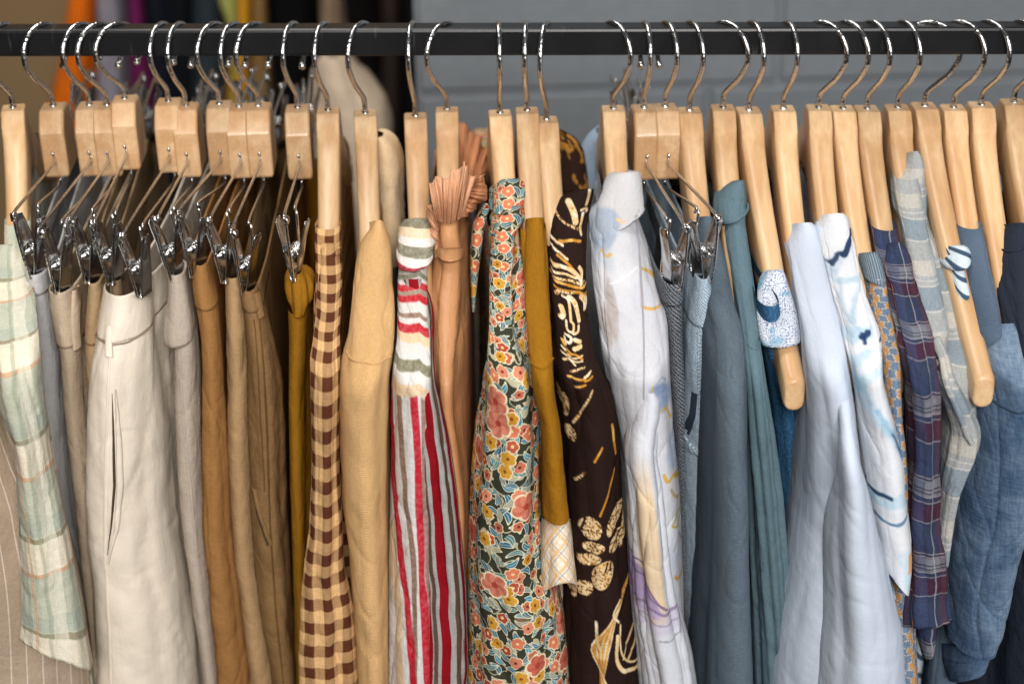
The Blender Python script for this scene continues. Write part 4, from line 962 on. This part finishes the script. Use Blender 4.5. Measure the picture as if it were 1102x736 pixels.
def marker(X, Y):
    C = flat(X, (216, 219, 226)); C = lay(C, fbm(X, Y, 26, 3)*.7+.3, (228, 227, 228)); ed = .85+.3*fbm(X, Y, 5, 6)
    X2, Y2 = X+.9*vnoise(X/7, Y/7, 3), Y+.9*vnoise(X/7, Y/7, 4)
    for p, w, q, k in ((((884, 306), (890, 284), (900, 270), (912, 256)), 5, (150, 176, 202), .8), (((886, 290), (890, 276), (898, 272)), 2.4, (44, 58, 84), .9), (((896, 276), (904, 262), (910, 252)), 4, (40, 56, 86), .95), (((890, 308), (906, 302), (924, 306)), 2.6, (146, 184, 204), .8), (((894, 304), (896, 330), (902, 352)), 1.6, (120, 148, 170), .7), (((918, 306), (908, 322), (905, 346), (904, 368)), 2.4, (140, 174, 198), .8), (((926, 304), (930, 322), (938, 346)), 1.8, (150, 180, 204), .7),
                       (((903, 372), (912, 362), (922, 360)), 6, (150, 190, 214), .8), (((914, 366), (920, 360)), 4.4, (38, 60, 98), .95), (((916, 372), (914, 362)), 2.2, (38, 60, 98), .9), (((936, 372), (942, 376)), 2.4, (40, 64, 104), .9), (((920, 380), (912, 394), (914, 412)), 3.6, (150, 190, 214), .75), (((936, 400), (922, 410), (914, 424)), 4.5, (160, 200, 220), .8), (((916, 422), (926, 444), (940, 462), (952, 480)), 5, (168, 206, 226), .85), (((932, 444), (946, 470), (960, 500)), 2.2, (120, 166, 198), .8), (((946, 470), (956, 490), (966, 518)), 1.4, (60, 92, 130), .8),
                       (((924, 544), (946, 542), (972, 537)), 6, (158, 196, 214), .9), (((924, 537), (942, 537)), 2.2, (40, 66, 92), .95), (((930, 563), (950, 565), (974, 557)), 1.9, (84, 122, 154), .9), (((958, 600), (966, 614), (964, 626)), 6, (176, 208, 226), .8)):
        w = w*(1.0 if sum(q) < 400 else 1.35); C = lay(C, np.clip((w*ed-d_line(X2, Y2, p))/(1.6 if sum(q) < 400 else 3.6)+.5, 0, 1)*(k if sum(q) < 400 else k*.72*(.8+.5*fbm(X, Y, 9, 12))), q)
    return lay(C, np.clip((1-np.maximum(np.abs(X2-970)/7, np.abs(Y2-610)/11))/.15, 0, 1)*.95, (226, 164, 108))
M_mk = painted(d, marker, 'brush_stroke_print', weave=.07, wrinkle=.6); body_behind(h, g, M_white, seed=76)
drape('cuff', g, [(622, 941, 968), (640, 944, 966), (646, 946, 964)], cloth('brush_stroke_lining', (150, 170, 190)), hang=h, b=.02, back=False, ext=False, seed=77, fwd=.026)
h = WH['tweed']; g = garment('sweater', h, 'orange and blue woven knit sweater with a grey rib neckband', 'sweater')
drape('sleeve', g, [(300, 928, 951), (340, 935, 957), (380, 943, 964), (420, 948, 967), (455, 953, 969), (495, 959, 973), (540, 962, 975), (600, 958, 976), (650, 950, 978), (690, 949, 981), (736, 955, 983)], M_tweed, hang=h, b=.011, seed=78, fold=.0014, fwd=.008)
drape('neckband', g, [(271, 923, 942), (276, 922, 944), (300, 927, 950), (306, 929, 951)], M_rib, hang=h, b=.020, back=False, ext=False, seed=79, solid=.0014, fold=.0006)
h = WH['purple']; g = garment('shirt', h, 'purple, navy and grey plaid shirt with a loose hanging sleeve', 'shirt')
body_behind(h, g, M_purple, seed=80)
drape('sleeve', g, [(262, 953, 968), (270, 948, 972), (285, 945, 976), (300, 946, 979), (330, 952, 986), (380, 963, 1000), (440, 973, 1007), (500, 974, 1006), (560, 971, 1005), (618, 968, 1014), (664, 965, 1019), (676, 965, 1020, -4)], M_purple, hang=h, b=.013, hem=.5, back=False, ext=False, seed=81, fold=.0040, wave=.02, solid=.001, fwd=.016, wr=.0022)
drape('shirt_tail', g, [(600, 974, 1000), (650, 974, 1004), (690, 980, 1003), (709, 990, 1003, -4)], M_purple, hang=h, b=.016, back=False, ext=False, seed=82, fwd=-.01, fold=.003, solid=.001)
# grey plaid, strap, denim, navy, black
h = WH['grey']; g = garment('shirt', h, 'pale grey linen plaid shirt with a rippled placket, its shoulder high on the hanger', 'shirt')
drape('shoulder', g, [(163, 976, 987), (170, 970, 990), (185, 962, 992), (205, 957, 993), (230, 959, 994), (256, 970, 999), (300, 982, 1014), (345, 996, 1030), (395, 1002, 1044), (428, 1006, 1048), (474, 1008, 1047), (490, 1010, 1044)], M_greyplaid, hang=h, b=.012, seed=84, fold=.0022, wave=.024, wr=.0014, fwd=-.012)
d = drape('sleeve', g, [(362, 999, 1010), (385, 1000, 1018), (410, 1005, 1024), (440, 1008, 1036), (470, 1012, 1046), (490, 1010, 1044), (512, 1010, 1036), (540, 1010, 1028), (575, 1008, 1022), (612, 1006, 1018)], M_greyplaid, hang=h, b=.014, back=False, ext=False, seed=85, fold=.0040, wave=.014, wr=.0020, fwd=.0, solid=.0012)
slab('placket', d, g, [(1001, 366), (1006, 385), (1012, 415), (1020, 445), (1026, 468), (1030, 476)], 5, M_greyplaid, off=.0006, h=.0020)
for px, py in ((1004, 384), (1006, 396)): button(d, g, px, py, .0022, M_btnd)
body_behind(h, g, M_greyplaid, seed=86, d0=.06)
h = WH['loop']; g = garment('camisole', h, 'blue and white striped strap of a camisole looped over a bare hanger arm', 'camisole')
drape('strap', g, [(264, 1017, 1034), (268, 1012, 1038), (276, 1011, 1040), (284, 1011, 1040), (290, 1013, 1039, -3)], M_loop, hang=h, b=.014, back=False, ext=False, seed=87, solid=.0012, fold=.0004, wr=.0003)
body_behind(h, g, M_loop, w=.004, seed=88, d0=.12, dy=.06)
h = WH['denim']; g = garment('shirt', h, 'mid blue denim shirt with light painted along the sleeve edge and a stitched cuff', 'shirt')
body_behind(h, g, M_denim, seed=89)
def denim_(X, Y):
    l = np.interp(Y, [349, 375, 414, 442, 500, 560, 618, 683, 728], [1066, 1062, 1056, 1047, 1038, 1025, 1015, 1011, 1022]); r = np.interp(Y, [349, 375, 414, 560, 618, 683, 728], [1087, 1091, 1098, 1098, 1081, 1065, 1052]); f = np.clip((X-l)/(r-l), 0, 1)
    thr = .5*vnoise(X/1.1, Y/9, 3)+.5*vnoise(X/7, Y/1.1, 4)+.35*vnoise(X/.9, Y/1.0, 5); m = .22+.55*np.clip((f-.55)/.4, 0, 1)**1.3+.28*fbm(X, Y, 26, 6)+.20*thr+.30*np.clip((442-Y)/20, 0, 1)  # f brightens the right edge: painted light, over woven streaks and patchy wear
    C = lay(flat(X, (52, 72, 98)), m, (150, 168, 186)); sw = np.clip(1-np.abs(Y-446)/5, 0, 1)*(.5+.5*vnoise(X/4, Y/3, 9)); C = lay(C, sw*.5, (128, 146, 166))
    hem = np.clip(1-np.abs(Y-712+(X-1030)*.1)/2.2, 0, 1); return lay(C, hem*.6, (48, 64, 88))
d = drape('sleeve', g, [(349, 1066, 1087), (358, 1063, 1089), (375, 1062, 1091), (400, 1059, 1095), (414, 1056, 1098), (442, 1047, 1100), (500, 1038, 1100), (560, 1025, 1098), (618, 1015, 1081), (683, 1011, 1065), (712, 1012, 1058)], None, hang=h, b=.022, skew=.3, back=False, ext=False, seed=90, fold=.0012, wave=.05, wr=.0008, fwd=.010, nfront=130, step=1.1)
painted(d, denim_, 'worn_edge_lit_denim', weave=.1, wrinkle=.7)
d5 = drape('cuff', g, [(698, 1012, 1062), (716, 1017, 1056, -6), (730, 1022, 1052, -8)], None, hang=h, b=.022, hem=.5, back=False, ext=False, seed=90, fold=.0022, wave=.04, fwd=.011, solid=.0014, skew=.3, out=.001, nfront=110, step=1.)
painted(d5, denim_, 'worn_edge_lit_denim_cuff', weave=.1, wrinkle=.7)
slab('seam', d, g, [(1049, 443), (1070, 446), (1098, 440)], 2.2, cloth('denim_seam', (52, 68, 88)), h=.0005)
h = WH['navy']; g = garment('jacket', h, 'dark navy jacket right of the denim shirt', 'jacket')
d = drape('body', g, [(240, 1086, 1099), (248, 1074, 1102), (262, 1067, 1104), (320, 1068, 1112), (380, 1078, 1120), (450, 1088, 1128), (560, 1086, 1130), (650, 1074, 1128), (736, 1064, 1124)], M_navy, hang=h, b=.026, seed=91, fold=.0024)
slab('seam', d, g, [(1068, 276), (1080, 270), (1100, 262)], 2.4, M_navy, h=.0004)
h = WH['black']; g = garment('coat', h, 'black coat at the right edge', 'coat')
drape('body', g, [(228, 1108, 1130), (262, 1104, 1138), (340, 1116, 1150), (450, 1124, 1168), (600, 1120, 1176), (736, 1112, 1180)], M_inkb, hang=h, b=.03, seed=92, fold=.0024)

# ------------------------------------------------------------------ background: painted block wall, beige wall, rear rack
def wallpaint():
    o = objco(); n = noise(o, 7., 3.); f = noise(o, 70., 3.)
    c = mix(n, lin((112, 117, 122)), lin((128, 133, 137))); return mul(c, .9+f*.2), f*.7+noise(o, 260., 2.)*.5, .35, .003
M_wall = material('grey_wall_paint', wallpaint, rough=.55, spec=.35)
def blockwall():
    V, F = [], []; y = .58; bw, bh, j = .405, .2, .006
    zt = P(700, 95, y)[2]; x0 = P(839, 50, y)[0]; xe = P(447, 60, y)[0]
    for r in range(-7, 4):
        z0 = zt+r*bh; sh = x0 if r % 2 == 0 else x0-bw*.19
        for c in range(-3, 6):
            a = sh+c*bw; b = a+bw; a = max(a, xe)
            if b-a < .02: continue
            A = (a+j*.5, b-j*.5, z0+j*.5, z0+bh-j*.5); e = .004; k = len(V)
            for yy, q in ((y+.006, 0), (y+.002, e*.3), (y, e)):
                V += [(A[0]+q, yy, A[2]+q), (A[1]-q, yy, A[2]+q), (A[1]-q, yy, A[3]-q), (A[0]+q, yy, A[3]-q)]
            for m in (0, 4):
                for i in range(4): F.append((k+m+i, k+m+(i+1) % 4, k+m+4+(i+1) % 4, k+m+4+i))
            F.append((k+8, k+9, k+10, k+11))
    k = len(V); zb = zt-7*bh; ztp = zt+4*bh; xr_ = x0+6*bw
    for yy in (y+.005, y+.2): V += [(xe, yy, zb), (xr_, yy, zb), (xr_, yy, ztp), (xe, yy, ztp)]
    F += [(k, k+1, k+2, k+3), (k, k+3, k+7, k+4), (k+3, k+2, k+6, k+7)]
    o = mesh('wall', V, F, M_wall, smooth=False)
    tag(o, None, None, None, 'structure')
blockwall()
def beigewall():
    o = objco(); return mix(noise(o, 3., 3.), lin((150, 120, 84)), lin((176, 148, 108))), None, 0, 0
yb_ = 2.4; a = P(-500, 0, yb_); b = P(700, 0, yb_)
o = mesh('back_wall', [(a[0], yb_, -.2), (b[0]+1, yb_, -.2), (b[0]+1, yb_, 2.8), (a[0], yb_, 2.8)], [(0, 1, 2, 3)], material('beige_plaster', beigewall), smooth=False); tag(o, None, None, None, 'structure')
def floorc():
    o = objco(); return mix(noise(o, 5., 4.), lin((70, 66, 62)), lin((96, 92, 86))), None, 0, 0
o = mesh('floor', [(-3, -1.6, 0), (3, -1.6, 0), (3, 2.6, 0), (-3, 2.6, 0)], [(0, 1, 2, 3)], material('concrete_floor', floorc), smooth=False); tag(o, None, None, None, 'structure')
BY = 1.25
def back_cloth(name, rows, rgb, label, cat, seed, y=BY):
    x = P((rows[0][1]+rows[0][2])/2, rows[0][0], y); g = thing(name, x, label, cat, 'blurred clothes hanging on another rack behind')
    o = drape('body', g, rows, cloth('rear_cloth', rgb), y=y, b=.05, seed=seed, ext=False, step=6, fold=.006, wave=.05).o
for nm, rows, rgb, lab, cat, y in (
    ('shirt', [(-60, 84, 110), (0, 78, 108), (60, 70, 108), (120, 58, 108), (200, 50, 110), (420, 40, 116)], (224, 108, 22), 'bright orange garment on the rear rack at left', 'shirt', BY),
    ('shirt', [(-60, 106, 136), (30, 106, 140), (120, 106, 144), (420, 100, 150)], (140, 136, 146), 'grey lilac garment on the rear rack right of the orange one', 'shirt', BY+.02),
    ('dress', [(-60, 134, 152), (30, 138, 158), (110, 142, 168), (420, 146, 180)], (108, 34, 84), 'purple garment on the rear rack', 'dress', BY-.02),
    ('coat', [(-60, 150, 178), (60, 158, 196), (200, 160, 210), (420, 160, 220)], (26, 28, 38), 'black navy coat on the rear rack beside the purple garment', 'coat', BY+.05),
    ('coat', [(-60, 176, 212), (60, 190, 214), (200, 196, 220), (420, 200, 230)], (20, 22, 26), 'black garment on the rear rack left of the dark teal one', 'coat', BY+.07),
    ('jacket', [(-60, 208, 234), (60, 210, 246), (200, 210, 256), (420, 210, 260)], (50, 58, 64), 'dark grey teal jacket on the rear rack', 'jacket', BY+.03),
    ('shirt', [(-60, 232, 258), (0, 235, 258), (24, 243, 257), (60, 249, 256), (200, 251, 256)], (168, 168, 92), 'lime green garment on the rear rack', 'shirt', BY-.01),
    ('shirt', [(-60, 252, 268), (20, 254, 272), (60, 248, 270), (130, 244, 272), (420, 240, 280)], (214, 150, 40), 'golden yellow garment on the rear rack', 'shirt', BY),
    ('dress', [(-60, 270, 290), (30, 272, 290), (90, 270, 294), (420, 266, 300)], (140, 108, 66), 'dull brown patterned garment on the rear rack right of the yellow one', 'dress', BY+.03),
    ('coat', [(-60, 286, 352), (60, 290, 350), (200, 290, 356), (420, 286, 360)], (16, 15, 16), 'wide black coat on the rear rack left of the cream blouse', 'coat', BY+.06),
    ('coat', [(-60, 366, 414), (60, 366, 416), (200, 366, 420), (420, 366, 424)], (22, 19, 19), 'black coat on the rear rack behind the cream blouse', 'coat', BY+.06),
    ('jacket', [(-60, 408, 430), (60, 410, 432), (200, 408, 434), (420, 400, 436)], (58, 48, 44), 'dark brown jacket on the rear rack', 'jacket', BY+.02),
    ('coat', [(-60, 426, 452), (60, 428, 462), (200, 428, 470), (420, 428, 470)], (24, 22, 24), 'black coat on the rear rack nearest the grey wall', 'coat', BY+.04)):
    back_cloth(nm, rows, rgb, lab, cat, len(lab), y)
g = thing('blouse', P(365, 60, .75), 'cream blouse with a rounded top on the rear rack', 'blouse', 'blurred clothes hanging on another rack behind')
drape('body', g, [(62, 352, 366), (70, 345, 376), (85, 339, 388), (110, 335, 406), (130, 334, 418), (160, 336, 424), (220, 340, 424), (420, 340, 430)], cloth('cream_jersey', (228, 206, 180)), y=.75, b=.05, seed=99, ext=False, step=4, fold=.003)
drape('hanging_strap', g, [(-60, 343, 372), (20, 344, 370), (70, 347, 368)], cloth('beige_strap', (134, 114, 92)), y=.78, b=.02, seed=98, ext=False, step=6)

# ------------------------------------------------------------------ light
w = bpy.data.worlds.new('World'); sc.world = w; w.use_nodes = True; T.cur = w.node_tree
bg = [n for n in w.node_tree.nodes if n.type == 'BACKGROUND'][0]
tc = node('ShaderNodeTexCoord'); _, _, zz = sep(S(tc.outputs['Generated']))
put(mix(sm(-.3, .9, zz), (.10, .095, .09), (.60, .62, .66)), bg.inputs['Color']); bg.inputs['Strength'].default_value = .08
def area(name, loc, to, size, power, col, sy=None):
    l = bpy.data.lights.new(name, 'AREA'); l.energy = power; l.color = col; l.size = size
    if sy: l.shape = 'RECTANGLE'; l.size_y = sy
    o = bpy.data.objects.new(name, l); COL.objects.link(o); o.location = loc
    o.rotation_euler = (Vector(to)-Vector(loc)).to_track_quat('-Z', 'Y').to_euler(); return o
area('window_light', (.05, -2.3, 2.65), (0, 0, 1.25), 1.0, 74, (1., .97, .93), .7)
area('side_window_light', (1.5, -1.9, 2.0), (.2, 0, 1.25), .7, 13, (.90, .95, 1.), 1.2)
area('ceiling_light', (-.3, .45, 3.1), (0, .5, 1.3), 1.4, 24, (1., .97, .92), .5)

sc.render.engine = 'CYCLES'; sc.cycles.use_denoising = True
try: sc.cycles.denoiser = 'OPENIMAGEDENOISE'
except Exception: pass
sc.cycles.max_bounces = 6; sc.cycles.diffuse_bounces = 2; sc.cycles.sample_clamp_indirect = 4.
sc.view_settings.view_transform = 'Standard'; sc.view_settings.look = 'None'; sc.view_settings.exposure = 0; sc.view_settings.gamma = 1
sc.render.resolution_x, sc.render.resolution_y = 1024, 683
